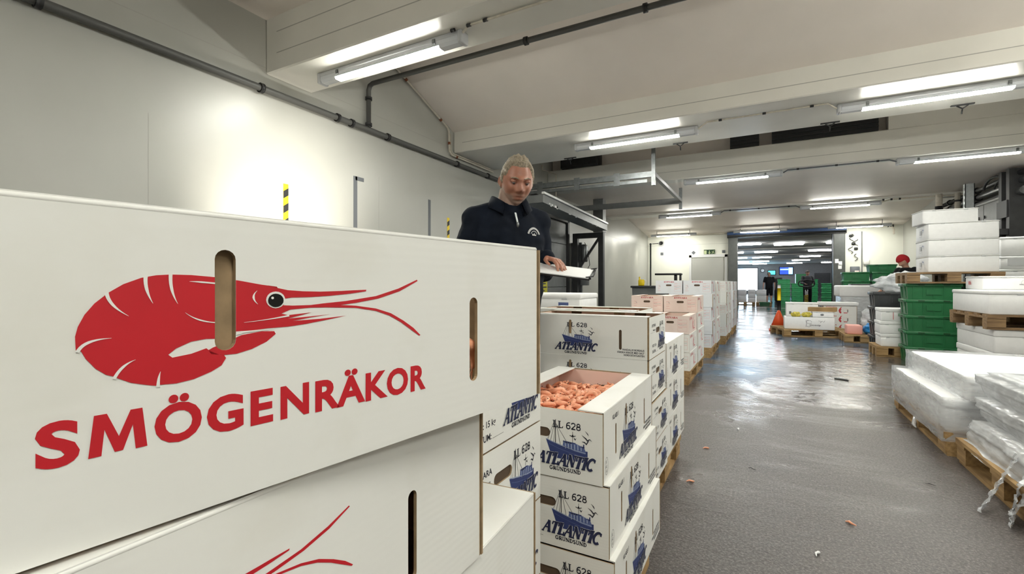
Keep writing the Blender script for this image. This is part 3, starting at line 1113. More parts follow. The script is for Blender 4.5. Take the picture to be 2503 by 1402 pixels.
struct(wf.obj('wall_far'))

# ceiling: flat bay over the camera, sloping bay, deep bay with louvres, flat bay, sloping end bay
cl = MB()
cl.box((XL, YB, 3.62), (XR, 2.84, 3.8), 'ceiling')
cl.add([(XL, 3.3, 4.40), (XR, 3.3, 4.40), (XR, 5.92, 3.40), (XL, 5.92, 3.40), (XL, 3.3, 4.55), (XR, 3.3, 4.55), (XR, 5.92, 3.55), (XL, 5.92, 3.55)],
       [(0, 3, 2, 1), (4, 5, 6, 7), (0, 1, 5, 4), (2, 3, 7, 6), (1, 2, 6, 5), (0, 4, 7, 3)], 'ceiling')
cl.box((XL, 7.0, 4.0), (XR, 9.7, 4.15), 'ceiling')
cl.box((XL, 9.66, ZC + .02), (XR, 13.72, 3.3), 'ceiling')
cl.box((XL, 9.70, 3.3), (XR, 9.82, 4.15), 'ceiling')
cl.add([(XL, 14.2, 3.55), (XR, 14.2, 3.55), (XR, YF, 3.02), (XL, YF, 3.02), (XL, 14.2, 3.7), (XR, 14.2, 3.7), (XR, YF, 3.2), (XL, YF, 3.2)],
       [(0, 3, 2, 1), (4, 5, 6, 7), (0, 1, 5, 4), (2, 3, 7, 6), (1, 2, 6, 5), (0, 4, 7, 3)], 'ceiling')
struct(cl.obj('ceiling'))


def beam(name, y0, y1, z0, z1, grooves=()):
    b = MB()
    b.rbox((XL, y0, z0), (XR, y1, z1), .012, 'beam', 1, smooth=False)
    for z in grooves:
        b.box((XL + .16, y0 - .0012, z - .004), (XR, y0 + .01, z + .004), 'groove')
    return struct(b.obj(name))


beam('trim_1', 2.81, 3.32, ZC, 4.6, (3.27, 3.47))
beam('trim_0', -.75, -.2, ZC, 3.75, (3.27, 3.47))
beam('trim_2', 5.88, 7.08, ZC, 4.3, (3.24,))
beam('trim_3', 9.42, 9.72, ZC, 3.56, (3.26,))
beam('trim_4', 13.70, 14.28, ZC - .03, 3.9, ())
b = MB()
b.box((1.75, 9.43, 3.55), (XR, 9.6, 4.05), 'beam')
struct(b.obj('trim_5'))

# dock door in the wall beside the man
d = thing('door_1', 'grey sectional dock door', None)
del d['label']
d['kind'] = 'structure'
DY0, DY1 = 7.65, 10.40
mb = MB()
for i in range(5):
    mb.rbox((XL + .004, DY0, .02 + .5 * i), (XL + .05, DY1, .512 + .5 * i), .006, 'steel_grey', 1, smooth=False)
struct(mb.obj('door_panel', d))
fr = MB()
for y in (DY0 - .06, DY1 + .06):
    fr.box((XL, y - .05, 0), (XL + .09, y + .05, 2.62), 'steel_dark')
fr.box((XL, DY0 - .1, 2.54), (XL + .09, DY1 + .1, 2.64), 'steel_dark')
struct(fr.obj('door_frame', d))

# white sliding door in the far wall
d2 = bpy.data.objects.new('door_2', None)
COL.objects.link(d2)
d2['kind'] = 'structure'
mb = MB()
mb.rbox((-2.50, YF - .06, .02), (-1.36, YF - .012, 2.08), .008, 'wall', 1, smooth=False)
struct(mb.obj('door_leaf', d2))
mb = MB()
for x in (-2.60, -1.32):
    mb.box((x, YF - .05, 0), (x + .09, YF - .001, 2.2), 'white_plastic')
mb.box((-2.60, YF - .05, 2.11), (-1.23, YF - .001, 2.22), 'white_plastic')
struct(mb.obj('door_frame', d2))
struct(MB().box((-1.46, YF - .09, .95), (-1.42, YF - .055, 1.15), 'black').obj('door_handle', d2))

# the wide opening: grey steel jambs, dark blue box above
d3 = bpy.data.objects.new('door_3', None)
COL.objects.link(d3)
d3['kind'] = 'structure'
for x0, x1 in ((-1.19, OX0), (OX1, 2.42)):
    struct(MB().rbox((x0, YF - .22, 0), (x1, YF + .25, 2.95), .02, 'jamb', 1, smooth=False).obj('door_jamb', d3))
mb = MB()
mb.box((-1.22, YF - .30, 2.80), (2.45, YF - .02, 2.90), 'black')
mb.box((-1.22, YF - .30, 2.90), (2.45, YF - .02, 3.0), 'blue_steel')
mb.tube([(-1.2, YF - .33, 2.86), (2.43, YF - .33, 2.86)], .035, 'black', 8)
struct(mb.obj('door_header', d3))

# hall beyond
HZ = 3.05
struct(MB().box((-9, YF + .2, HZ), (9.5, 54, HZ + .2), 'hall_ceiling').obj('ceiling.001'))
struct(MB().box((-9.2, YF + .2, 0), (-9, 54, HZ), 'hall_wall').obj('wall_hall_left'))
struct(MB().box((9.5, YF + .2, 0), (9.7, 54, HZ), 'hall_wall').obj('wall_hall_right'))
struct(MB().box((-9.2, 54, 0), (9.7, 54.2, HZ), 'hall_wall').obj('wall_hall_far'))
w1 = bpy.data.objects.new('window_1', None)
COL.objects.link(w1)
w1['kind'] = 'structure'
struct(MB().box((-3.6, 53.92, .35), (-.62, 53.95, 2.62), 'daylight').obj('window_pane', w1))
mb = MB()
for x in (-3.65, -.62):
    mb.box((x, 53.88, .25), (x + .08, 53.99, 2.72), 'grey_plastic')
mb.box((-3.65, 53.88, 2.62), (-.54, 53.99, 2.72), 'grey_plastic')
mb.box((-3.65, 53.88, .25), (-.54, 53.99, .35), 'grey_plastic')
struct(mb.obj('window_frame', w1))
mb = MB()
mb.box((4.3, 53.93, 0), (5.6, 53.99, 2.1), 'grey_plastic')
struct(mb.obj('door_4'))
# rows of columns-free ceiling ducts in the hall
for i, y in enumerate((23.6, 29.5, 36, 43)):
    struct(MB().box((-9, y, HZ - .05), (9.5, y + .35, HZ), 'hall_ceiling').obj('trim_%d' % (6 + i)))

# ================================================================== LAMPS
def lamp_meshes():
    out = []
    L_ = 1.64
    out.append(('housing', MB().rbox((-L_ / 2 + .02, -.05, -.042), (L_ / 2 - .02, .05, 0), .01, 'housing', 2).mesh('housing')))
    prof = [(-.048, -.040), (-.046, -.070), (-.030, -.094), (.030, -.094), (.046, -.070), (.048, -.040)]
    for x0, x1 in ((-L_ / 2 + .03, -.60), (.60, L_ / 2 - .03)):
        d_ = MB()
        d_.loft([[(x, a, b_) for a, b_ in prof] for x in (x0, x1)], 'diffuser', False)
        out.append(('diffuser', d_.mesh('diffuser')))
    t_ = MB()
    low = [(-.042, -.0762), (-.030, -.094), (.030, -.094), (.042, -.0762)]
    t_.loft([[(x, a, b_) for a, b_ in low] for x in (-.60, .60)], 'tube', False)
    out.append(('lit_cover', t_.mesh('lit_cover')))
    u_ = MB()
    u_.loft([[(x, a, b_) for a, b_ in ((-.048, -.040), (-.046, -.070), (-.0421, -.0760), (.0421, -.0760), (.046, -.070), (.048, -.040))] for x in (-.60, .60)], 'diffuser', False)
    out.append(('cover_edge', u_.mesh('cover_edge')))
    e = MB().rbox((-.02, -.055, -.098), (.02, .055, 0), .012, 'housing', 2).mesh('end_cap')
    out.append(('end_cap', e))
    c = MB()
    c.box((-.014, -.056, -.062), (.014, -.048, -.02), 'steel')
    c.box((-.014, .048, -.062), (.014, .056, -.02), 'steel')
    c.box((-.012, -.062, -.05), (.012, -.05, -.03), 'steel')
    out.append(('clip', c.mesh('clip')))
    return out


_lamp = lamp_meshes()


def lamp(label, x, y, z=ZC, rz=0.):
    t = thing('tube_lamp', label, 'ceiling light', (x, y, z), rz, 'fluorescent tube lamps on the ceiling beams')
    for nm, me in _lamp:
        if nm == 'end_cap':
            for sx in (-1, 1):
                put(nm, me, t).location = (sx * .81, 0, 0)
        elif nm == 'clip':
            for sx in (-1, 1):
                put(nm, me, t).location = (sx * .56, 0, 0)
        else:
            put(nm, me, t)
    if z < 3.0 and x < XR - .1:
        for sx in (-1, 1):
            MB().tube([(0, 0, 0), (0, 0, .16)], .008, 'steel', 6).obj('hanger_rod', t).location = (sx * .6, 0, 0)
    return t


lamp('large tube lamp on the front beam, above the pipe running up the wall', -2.92, 3.08)
lamp('tube lamp under the wide beam, above the seated dark fan box', -1.57, 6.36)
lamp('tube lamp under the wide beam, beside the row of black louvres', 1.55, 6.36)
lamp('tube lamp on the third beam, above the bend of the door track', -.54, 9.56)
lamp('tube lamp on the third beam, towards the electrical cabinet wall', 2.70, 9.56)
lamp('tube lamp on the fourth beam, nearer the dock door', -1.87, 13.98, ZC - .03)
lamp('tube lamp on the fourth beam, above the red-capped worker side', 1.63, 13.98, ZC - .03)
lamp('small tube lamp at the far wall above the white sliding door', -3.05, 18.55, 2.99)
lamp('small tube lamp at the far wall, over the middle of the wide opening', -.14, 18.5, 2.99)
lamp('small tube lamp at the far wall, over the jamb end of the wide opening', 2.68, 18.5, 2.99)
# further lamps of the same rows, out of the photograph's frame
lamp('tube lamp on the front beam, above the wet aisle', .9, 3.08)
lamp('tube lamp on the ceiling behind the near cartons', -2.4, -.48)
lamp('tube lamp on the ceiling above the aisle start', 1.0, -.48)
lamp('unseen tube lamp added by the right-hand wall behind the camera', 2.95, -.48)  # extra lamp, added to brighten the near cartons from the right
for lb_, y in (('unseen tube lamp added high on the right wall to brighten the ceiling', 3.2),):  # lamp added out of view to brighten the sloping ceiling bay
    t = lamp(lb_, XR - .002, 4.6, y)
    t.rotation_euler = (0, R(90), 0)
    t.rotation_euler = (R(90), 0, R(90))
    t.rotation_euler = Matrix(((0, 0, 1), (1, 0, 0), (0, 1, 0))).to_euler()

hl = MB().rbox((-.62, -.06, -.06), (.62, .06, 0), .02, 'hall_tube', 2).mesh('lit_cover')
hh = MB().box((-.66, -.075, -.02), (.66, .075, .0), 'housing').mesh('housing')
hall = [('double hall lamp just behind the dark header', 1.05, 26.0), ('second double hall lamp, cut by the jamb', 3.2, 25.9), ('hall lamp beside the bluish glass, first row', .1, 32.4),
        ('hall lamp of the first row nearer the jamb', 2.9, 32.3), ('hall lamp beside the bluish glass, second row', -.15, 39.2), ('hall lamp of the second row above the screens', 2.85, 39.0),
        ('hall lamp beside the bluish glass, third row', -.25, 46.0), ('hall lamp of the third row above the screens', 2.65, 45.0), ('last hall lamp over the bright window', -.4, 51.9),
        ('last hall lamp over the blue screen', 2.5, 51.3), ('last hall lamp over the dark hall door', 5.2, 50.8), ('added lamp standing in for the first hall row reflected in glass', -1.75, 32.4),  # outer lamps are added in place of reflections in the hall glass
        ('added lamp standing in for the second hall row reflected in glass', -1.75, 39.2), ('added lamp standing in for the third hall row reflected in glass', -1.8, 46.0), ('added lamp standing in for a bluish light blotch next to the jamb top', -.75, 25.6)]  # the last lamp is added in place of a bluish light blotch
for lb_, x, y in hall:
    t = thing('hall_lamp', lb_, 'ceiling light', (x, y, HZ - .002), 0, 'tube lamps of the hall beyond')
    put('housing', hh, t)
    put('lit_cover', hl, t).location.z = -.02
    if y < 27 and x > 0:
        put('lit_cover', hl, t).location = (0, .55, -.02)
        put('housing', hh, t).location = (0, .55, 0)

# ================================================================== PIPES AND CABLES
def pipe(name, label, pts, r, m, clamps=(), cat='pipe', cm=None, n=10):
    t = thing(name, label, cat)
    MB().tube(pts, r, m, n).obj('pipe_run', t)
    for p, ax in clamps:
        c = MB()
        ax = Vector(ax)
        p = Vector(p)
        c.tube([p - ax * .018, p + ax * .018], r * 1.45, cm or 'steel_dark', n)
        c.obj('clamp', t)
    return t


pipe('drain_pipe', 'dark grey plastic pipe along the left wall with couplings', [(XL + .05, YB + .05, 2.93), (XL + .05, 7.2, 2.93)], .032, 'pipe_grey',
     [((XL + .05, y, 2.93), (0, 1, 0)) for y in (1.2, 2.73, 3.62, 3.82, 4.4, 5.9, 6.8)])
pipe('drain_pipe', 'dark grey pipe branching up the wall and across under the sloping ceiling',
     [(XL + .05, 4.08, 2.96), (XL + .05, 4.08, 3.40), (XL + .07, 4.08, 3.45), (XL + .12, 4.08, 3.47), (3.9, 4.08, 3.47)], .028, 'pipe_grey',
     [((XL + .05, 4.08, 3.30), (0, 0, 1)), ((-2.05, 4.08, 3.47), (1, 0, 0)), ((-.9, 4.08, 3.47), (1, 0, 0)), ((XL + .05, 4.08, 2.99), (0, 0, 1))])
pipe('heating_pipe', 'cream painted pipe slanting down the wall under the ceiling, bent at the beam',
     [(XL + .04, 4.3, 3.97), (XL + .04, 5.66, 3.43), (XL + .04, 5.70, 3.38), (XL + .04, 5.72, 3.08), (XL + .04, 5.78, 3.04), (XL + .04, 7.0, 3.04)], .014, 'pipe_cream',
     [((XL + .04, 4.75, 3.79), (0, .93, -.37)), ((XL + .04, 5.5, 3.49), (0, .93, -.37)), ((XL + .04, 5.71, 3.2), (0, 0, 1)), ((XL + .04, 5.9, 3.04), (0, 1, 0))], cm='rust')
pipe('heating_pipe', 'thin cream return pipe beside the slanting cream pipe', [(XL + .04, 5.74, 3.35), (XL + .04, 5.76, 3.10), (XL + .04, 5.82, 3.07), (XL + .04, 6.9, 3.07)], .009, 'pipe_cream')
for lb_, pts, r, m in (('thin cable conduit from the big front lamp along its beam', [(-2.08, 3.04, 3.07), (-2.0, 3.0, 3.085), (.05, 3.0, 3.085)], .009, 'pipe_cream'),
                    ('cable conduit between the two lamps of the wide beam', [(-.73, 6.3, 3.05), (-.62, 6.2, 3.085), (.62, 6.2, 3.085), (.71, 6.3, 3.05)], .009, 'pipe_cream'),
                    ('cable conduit between the lamps of the third beam', [(.30, 9.5, 3.05), (.36, 9.42, 3.07), (1.76, 9.42, 3.07), (1.86, 9.5, 3.05)], .011, 'tape_grey'),
                    ('cable conduit between the lamps of the fourth beam', [(-1.03, 13.9, 3.03), (-.95, 13.75, 3.05), (.70, 13.75, 3.05), (.79, 13.9, 3.03)], .013, 'tape_grey'),
                    ('cable conduit running on from the fourth beam lamps to the side wall', [(2.46, 13.9, 3.03), (2.6, 13.72, 3.05), (3.9, 13.72, 3.05)], .016, 'pipe_cream'),
                    ('pale pipe along the far wall under the ceiling, hooked down at its end', [(-4.15, 19.3, 2.98), (3.55, 19.3, 2.98), (3.68, 19.3, 2.95), (3.72, 19.3, 2.86), (3.72, 19.3, 2.7)], .03, 'pipe_cream')):
    cl_ = [((x, pts[1][1], pts[1][2]), (1, 0, 0)) for x in (pts[1][0] + .15, (pts[1][0] + pts[-2][0]) / 2, pts[-2][0] - .15)]
    pipe('cable_conduit', lb_, pts, r, m, cl_, 'conduit')

# dock door gear: tracks, spring shaft, frame, air curtain
t = thing('door_track', 'galvanised overhead track of the dock door with hangers and end bar', 'door track')
TZ, TX = 2.85, -1.56
mb = MB()
mb.bar((XL + .05, DY0, TZ), (TX, DY0, TZ), .05, .09, 'steel')
mb.bar((XL + .05, DY0, TZ - .10), (TX - .1, DY0, TZ - .10), .03, .05, 'steel')
for x in (-3.6, -2.9, -2.2):
    mb.box((x, DY0 - .035, TZ - .14), (x + .1, DY0 - .02, TZ + .07), 'steel')
mb.obj('rail', t)
mb = MB().bar((XL + .05, DY1, TZ), (TX, DY1, TZ), .06, .12, 'steel_grey')
mb.obj('rail', t)
MB().bar((TX, DY0, TZ), (TX, DY1, TZ), .06, .06, 'steel_grey').obj('end_bar', t)
for y in (DY0, DY1):
    MB().box((TX - .03, y - .02, TZ - .18), (TX + .03, y + .02, ZC + (.9 if y < 9 else .02)), 'steel').obj('hanger', t)
t = thing('spring_shaft', 'black torsion spring shaft above the dock door', 'door shaft')
MB().tube([(XL + .22, DY0 - .1, 2.80), (XL + .22, DY1 + .15, 2.80)], .035, 'black').obj('shaft', t)
MB().tube([(XL + .22, DY0 + .2, 2.80), (XL + .22, DY0 + .9, 2.80)], .075, 'steel_dark').obj('spring', t)
MB().tube([(XL + .22, DY1 - 1.5, 2.80), (XL + .22, DY1 - .5, 2.80)], .075, 'steel_dark').obj('spring', t)
MB().tube([(XL + .22, DY1 - .02, 2.80), (XL + .22, DY1 + .06, 2.80)], .14, 'black', 14).obj('drum', t)
for y in (DY0 - .08, DY1 + .1):
    MB().box((XL + .005, y - .03, 2.70), (XL + .27, y + .03, 2.90), 'black').obj('bracket', t)
t = thing('portal_frame', 'black steel portal frame standing at the dock door', 'steel frame')
PX = -3.38
MB().box((PX - .06, 10.63, 0), (PX + .06, 10.75, 2.30), 'steel_dark').obj('post', t)
MB().box((XL + .12, 10.63, 0), (XL + .24, 10.75, 2.30), 'steel_dark').obj('post', t)
MB().box((XL + .24, 10.63, 2.18), (PX - .06, 10.75, 2.30), 'steel_dark').obj('cross_beam', t)
MB().bar((XL + .24, 10.69, 1.42), (PX - .04, 10.69, 2.2), .05, .05, 'steel_dark').obj('brace', t)
tag(MB().box((-3.62, 10.80, 2.33), (-3.38, 11.04, ZC + .03), 'steel_grey').obj('hanging_column'), 'dark grey square column hanging from the ceiling by the dock door', 'column')
t = thing('air_curtain', 'long scuffed grey air curtain housing slanting over the dock door', 'air curtain')
MB().bar((-3.42, 7.1, 2.52), (-3.40, 10.66, 2.40), .34, .13, 'steel_grey').obj('housing', t)
MB().bar((-3.25, 7.1, 2.615), (-3.23, 10.66, 2.495), .05, .035, 'white_plastic').obj('pale_top_strip', t)
mb = MB()
for i in range(22):
    y = 7.2 + rnd.random() * 3.3
    mb.box((-3.252, y, 2.44 - (y - 7.1) * .034 + rnd.random() * .03), (-3.246, y + .03 + rnd.random() * .12, 2.49 - (y - 7.1) * .034), 'white_plastic')
mb.obj('peeling_paint_specks', t)
t = thing('door_control', 'grey door control box and hoist fixed beside the dock door', 'control box')
MB().rbox((XL + .26, 10.8, 1.05), (XL + .42, 11.0, 1.38), .015, 'steel_grey').obj('switch_box', t)
MB().rbox((XL + .26, 10.8, 1.62), (XL + .40, 10.98, 2.05), .04, 'steel').obj('hoist_motor', t)
MB().box((XL + .001, 10.86, .1), (XL + .27, 10.92, 2.1), 'steel').obj('mounting_rail', t)
MB().tube([(XL + .33, 10.9, 2.1), (XL + .4, 10.95, 1.9), (XL + .46, 10.9, 1.55), (XL + .36, 10.9, 1.36)], .008, 'black').obj('cable', t)
pipe('cable_conduit', 'thin white conduit hanging down in front of the door track near the man', [(XL + .06, 9.0, 3.6), (XL + .06, 9.0, 3.5), (XL + .42, 8.9, 3.35), (XL + .42, 8.9, 2.5)], .012, 'pipe_cream', (), 'conduit')
t = thing('fan_box', 'black ventilation fan box tucked above the third beam by the dock door', 'fan box', (-3.45, 9.44, 3.56))
MB().rbox((-.42, -.1, 0), (.42, .2, .28), .02, 'black', 1).obj('box_shell', t)
MB().box((-.38, -.112, .03), (.38, -.098, .25), 'steel_dark').obj('grille', t)
for lb_, x0, x1 in (('short black louvre in the deep bay above the third beam', -.55, -.08), ('long black louvre in the deep bay beside the white panel', .12, 1.62)):
    t = thing('ventilation_louvre', lb_, 'louvre', ((x0 + x1) / 2, 9.40, 3.56))
    w = (x1 - x0) / 2
    MB().box((-w, 0, 0), (w, .25, .32), 'black').obj('back_box', t)
    mb = MB()
    for k in range(4):
        mb.box((-w, -.02, .06 + .07 * k), (w, .0, .075 + .07 * k), 'steel_dark')
    mb.obj('slats', t)
    MB().box((-w - .03, -.03, .27), (w + .03, .02, .33), 'steel_grey').obj('frame', t)
# hanger clamps under the wide beam edge
for lb_, x in (('small black rail clamp under the wide beam nearest the dock door', -2.72), ('small black rail clamp between wide beam and first louvre', -1.05), ('small black rail clamp in front of the long louvre', .72), ('small black rail clamp under the wide beam past the louvres', 1.95)):
    t = thing('rail_clamp', lb_, 'clamp', (x, 6.98, ZC))
    MB().box((-.1, -.015, -.012), (.1, .015, 0), 'black').obj('plate', t)
    MB().tube([(-.05, 0, -.012), (0, 0, -.05), (.05, 0, -.012)], .008, 'black', 6).obj('hook', t)
    MB().tube([(0, 0, -.045), (0, .03, -.10)], .007, 'black', 6).obj('pin', t)

# tapes and marks on the left wall
def wall_tape(name, label, y, z0, z1, w, m, stripes=0, hook=False):
    mb = MB()
    x0, x1 = XL, XL + .004
    mb.box((x0, y - w / 2, z0), (x1, y + w / 2, z1), m)
    if stripes:
        k = (z1 - z0) / stripes
        for i in range(stripes):
            zz = z0 + k * i
            mb.add([(x1 + .0006, y - w / 2, zz), (x1 + .0006, y + w / 2, zz + k * .25), (x1 + .0006, y + w / 2, min(z1, zz + k * .75)), (x1 + .0006, y - w / 2, zz + k * .5)], [(0, 1, 2, 3)], 'black')
    if hook:
        mb.box((x0, y, z1 - .045), (x1, y + .13, z1), m)
    return tag(mb.obj(name), label, 'tape')


wall_tape('hazard_tape', 'yellow and black hazard tape upright on the glowing wall patch', 3.02, 1.5, 2.09, .055, 'yellow', 4)
wall_tape('grey_tape', 'grey tape mark with a hooked top on the left wall', 3.92, 1.5, 2.35, .055, 'tape_grey', hook=True)
wall_tape('grey_tape', 'plain straight grey tape mark on the wall between hooked tape and man', 5.29, 1.4, 2.29, .05, 'tape_grey')
wall_tape('hazard_tape', 'small yellow and black hazard tape on the wall close to the man', 5.74, 1.4, 2.09, .055, 'yellow', 5)
t = thing('warning_sign', 'yellow sign with dark lines of writing on the dock door', 'sign')
MB().box((XL + .05, 8.86, .70), (XL + .056, 9.28, 1.26), 'yellow_sign').obj('sign_board', t)
mb = MB()
for i in range(6):
    mb.box((XL + .0562, 8.92, .78 + .075 * i), (XL + .0568, 9.24 - .05 * (i % 3), .805 + .075 * i), 'ink')
mb.obj('lettering', t)

# far wall fittings
t = thing('exit_sign', 'green emergency exit sign with running figure above the white door', 'sign', (-1.86, YF - .02, 2.2))
MB().box((-.2, -.02, 0), (.2, .0, .2), 'sign_green').obj('sign_board', t)
p = Print()
p.rect(-.19, .03, -.10, .17, 'sign_white')
p.line([(0, .165), (0, .06)], .03, 'sign_white')
p.poly([(-.05, .085), (.05, .085), (0, .025)], 'sign_white')
p.line([(.13, .11), (.155, .12), (.12, .085), (.09, .07)], .016, 'sign_white').line([(.15, .12), (.10, .135), (.085, .115)], .012, 'sign_white').line([(.14, .10), (.17, .07), (.165, .035)], .016, 'sign_white').line([(.13, .10), (.105, .06), (.08, .045)], .016, 'sign_white')
p.poly(arc(.163, .152, .014, .014, 0, 330, 10), 'sign_white')
mb = MB()
p.to(mb, lambda u, v, w: (u, -.0205 - w, v))
mb.obj('pictogram', t)
for lb_, x, z, s_, rot in (('small grey square plate on the far wall near the corner', -3.64, 2.29, .11, 0), ('small grey plate on its corner above the white door', -2.44, 2.30, .11, PI / 4), ('small grey square plate between exit sign and jamb', -1.36, 2.31, .11, 0)):
    o = tag(MB().box((-s_ / 2, -.012, -s_ / 2), (s_ / 2, 0, s_ / 2), 'tape_grey').obj('wall_plate'), lb_, 'wall plate')
    o.location = (x, YF, z)
    o.rotation_euler = (0, rot, 0)
pipe('down_pipe', 'black upright pipe in the far corner beside the grey tub', [(-4.05, 19.3, 2.72), (-4.05, 19.3, .0)], .03, 'black', [((-4.05, 19.3, 2.68), (0, 0, 1))])
t = thing('alarm_bell', 'round black alarm bell on a stub arm near the far corner', 'alarm bell', (-3.66, YF, 2.72))
MB().tube([(0, 0, 0), (0, -.05, 0)], .11, 'white_plastic', 18).obj('back_plate', t)
MB().tube([(0, -.05, 0), (0, -.10, 0)], .07, 'black', 16).obj('bell', t)
MB().tube([(-.36, -.03, -.01), (-.1, -.03, 0)], .012, 'black', 6).obj('cable', t)
t = thing('cable_loom', 'tangle of black cables and boxes on the wall beside the jamb', 'cables', (2.62, YF, 2.0))
for k, (x, z, a) in enumerate(((0, .78, .12), (.09, .6, .16), (-.03, .35, .14), (.12, .1, .1))):
    MB().tube([(x + a * math.sin(q * .9 + k) * .5, -.03 - .01 * (q % 3), z - .03 * q) for q in range(9)], .010, 'black', 6).obj('cable', t)
for x, z in ((-.02, .72), (.12, .28), (.05, .45)):
    MB().rbox((x - .05, -.06, z - .04), (x + .05, 0, z + .04), .01, 'black', 1).obj('junction_box', t)
MB().box((.27, -.03, -.9), (.30, 0, .85), 'steel_grey').obj('cable_rail', t)
t = thing('wall_phone', 'pale wall box with grey panel below the cable tangle', 'wall box', (2.70, YF, 1.05))
MB().rbox((-.12, -.06, 0), (.14, 0, .62), .01, 'tape_grey', 1).obj('panel', t)
MB().rbox((-.10, -.08, .05), (-.02, -.06, .16), .005, 'white_plastic', 1).obj('note', t)
MB().rbox((.0, -.08, .35), (.12, -.06, .48), .005, 'card_pink', 1).obj('note', t)
MB().rbox((.24, -.07, .68), (.40, 0, .86), .01, 'card', 1).obj('switch', t)
for lb_, x, z in (('white paper note high on the grey jamb', 2.18, 1.86), ('white paper note low on the grey jamb', 2.27, 1.66), ('white paper note in the middle of the grey jamb', 2.28, 1.78)):
    tag(MB().box((x - .05, YF - .226, z - .07), (x + .05, YF - .221, z + .07), 'paper').obj('paper_note'), lb_, 'note')

# ================================================================== NEAR CARTONS
B_SH, B_BT = ('shrimp', 'card', 'open'), ('boat', 'card', 'shut')
B_BO = ('boat', 'card', 'open')
PZ = .151
# red shrimp cartons, stacked at the camera's left
pallet('wooden pallet under the red-shrimp cartons', -.60, .14, rz=R(90), lx=1.12, ly=.8)


def face_place(kind, label, rx, ry, ang, z, group=None, hs=1.0):
    """carton whose front panel ends at its right corner (rx, ry); ang turns the panel from the +Y direction"""
    # front panel runs along local +x; local -y looks at the camera
    rz = R(90 - ang)
    ux, uy = math.cos(rz), math.sin(rz)
    nx, ny = -uy, ux
    return carton(kind, label, rx - ux * CL / 2 + nx * CW / 2, ry - uy * CL / 2 + ny * CW / 2, z, rz, group, hs)


G_SH = 'red shrimp cartons of the near stack'
face_place(B_SH, 'white carton with big red shrimp and red lettering, topmost of the near stack', -.2637, .5666, 8.31, .953, G_SH, .98)
face_place(B_SH, 'red-shrimp carton second from the top, its antennae print showing at the bottom', -.317, .508, .8, .7545, G_SH, .985)
face_place(('shrimp', 'card', 'shut'), 'red-shrimp carton third from the top, jutting out with its white top showing', -.336, .704, -3.6, .556, G_SH)
face_place(B_SH, 'red-shrimp carton lowest but one of the near stack', -.34, .66, 0, .3535, G_SH, 1.01)
face_place(B_SH, 'red-shrimp carton lowest of the near stack, on the pallet', -.34, .66, 0, PZ, G_SH, 1.01)

# boat cartons, first pallet: one stack end-on to the aisle, one stack with the open shrimp carton
pallet('wooden pallet under the open carton of shrimps', -.78, 1.27, rz=R(90), lx=1.10, ly=.80)
G_A, G_B, G_C = 'boat-printed cartons beside the red-shrimp stack', 'boat-printed cartons under the shrimps', 'boat-printed cartons of the second stack'
names = ('bottom', 'second', 'third', 'top')
for k in range(4):
    carton(B_BT, 'boat-printed carton, %s one of the four between red-shrimp stack and open shrimp carton' % names[k], -.512 - CL / 2, .712 + CW / 2, PZ + .1985 * k, 0, G_A)
for k, nm in enumerate(('bottom', 'middle')):
    carton(B_BT, 'boat-printed carton, %s one of the stack under the open shrimp carton' % nm, -.354 - CW / 2 - .015 * k, 1.229 + CL / 2 + .004 * k, PZ + .1985 * k, R(90), G_B)
carton(B_BO, 'open boat-printed carton heaped with pink boiled shrimps', -.385 - CW / 2, 1.229 + CL / 2, PZ + .397, R(90), G_B)
SX, SY, SZ = -.385 - CW / 2, 1.229 + CL / 2, PZ + .397

# second pallet
pallet('wooden pallet under the second boat-carton stack', -.865, 2.68, rz=R(90), lx=.88, ly=.80)
for k in range(4):
    carton(B_BO if k == 3 else B_BT, 'boat-printed carton facing along the aisle, %s one of the second stack' % names[k], -.464 - CL / 2 + (.012 if k < 2 else 0), 2.182 + CW / 2, PZ + .1985 * k, PI, G_C)
for k in range(3):
    carton(B_BT, 'boat-printed carton sideways behind the second stack, %s of three by the aisle' % ('lowest', 'middle', 'uppermost')[k], -.462 - CW / 2, 2.60 + CL / 2, PZ + .1985 * 1.05 * k, R(90), G_C, 1.05)
    carton(B_BT, 'boat-printed carton behind the second stack on the wall side, %s of three' % ('lowest', 'middle', 'uppermost')[k], -.462 - CW * 1.5 - .01, 2.60 + CL / 2, PZ + .1985 * 1.05 * k, R(90), G_C, 1.05)
carton(B_BO, 'open boat-printed carton lying across the cartons behind the second stack', -.62 - CL / 2, 2.62 + CW / 2, PZ + .1985 * 1.05 * 3, 0, G_C, .86)

# shrimps in the open carton
def shrimp_mesh():
    mb = MB()
    pts, rs = [], []
    for i in range(11):
        t = i / 10
        a = R(-30 + 215 * t)
        rr = .024 - .004 * t
        pts.append((rr * math.cos(a), rr * math.sin(a), .004 * math.sin(t * 3)))
        rs.append((.0022, .0052, .0072, .0082, .0086, .0084, .0078, .0070, .0058, .0044, .0020)[i] * (1 + .06 * (i % 2)))
    mb.tube(pts, rs, 'shrimp', 7)
    h = Vector(pts[0])
    mb.tube([h, h + Vector((-.004, -.014, .002))], [.0016, .0004], 'shrimp', 4)
    for s_ in (-1, 1):
        q = Vector(pts[1])
        mb.tube([q, q + Vector((-.012, -.016, .003 * s_)), q + Vector((-.030, -.020, .006 * s_))], [.0006, .0005, .0003], 'shrimp', 3)
        mb.ball(tuple(q + Vector((.004, -.003, .005 * s_))), .0017, 'black', 5, 4)
    for i in range(3, 8):
        q = Vector(pts[i])
        mb.tube([q, q * .62 + Vector((0, 0, .003))], [.0014, .0004], 'shrimp', 4)
    tl = Vector(pts[-1])
    for a in (-.6, 0, .6):
        mb.tube([tl, tl + Vector((.010 * math.cos(a) * .4, -.011, .008 * a))], [.002, .003], 'shrimp', 4)
    return mb.mesh('shrimp')


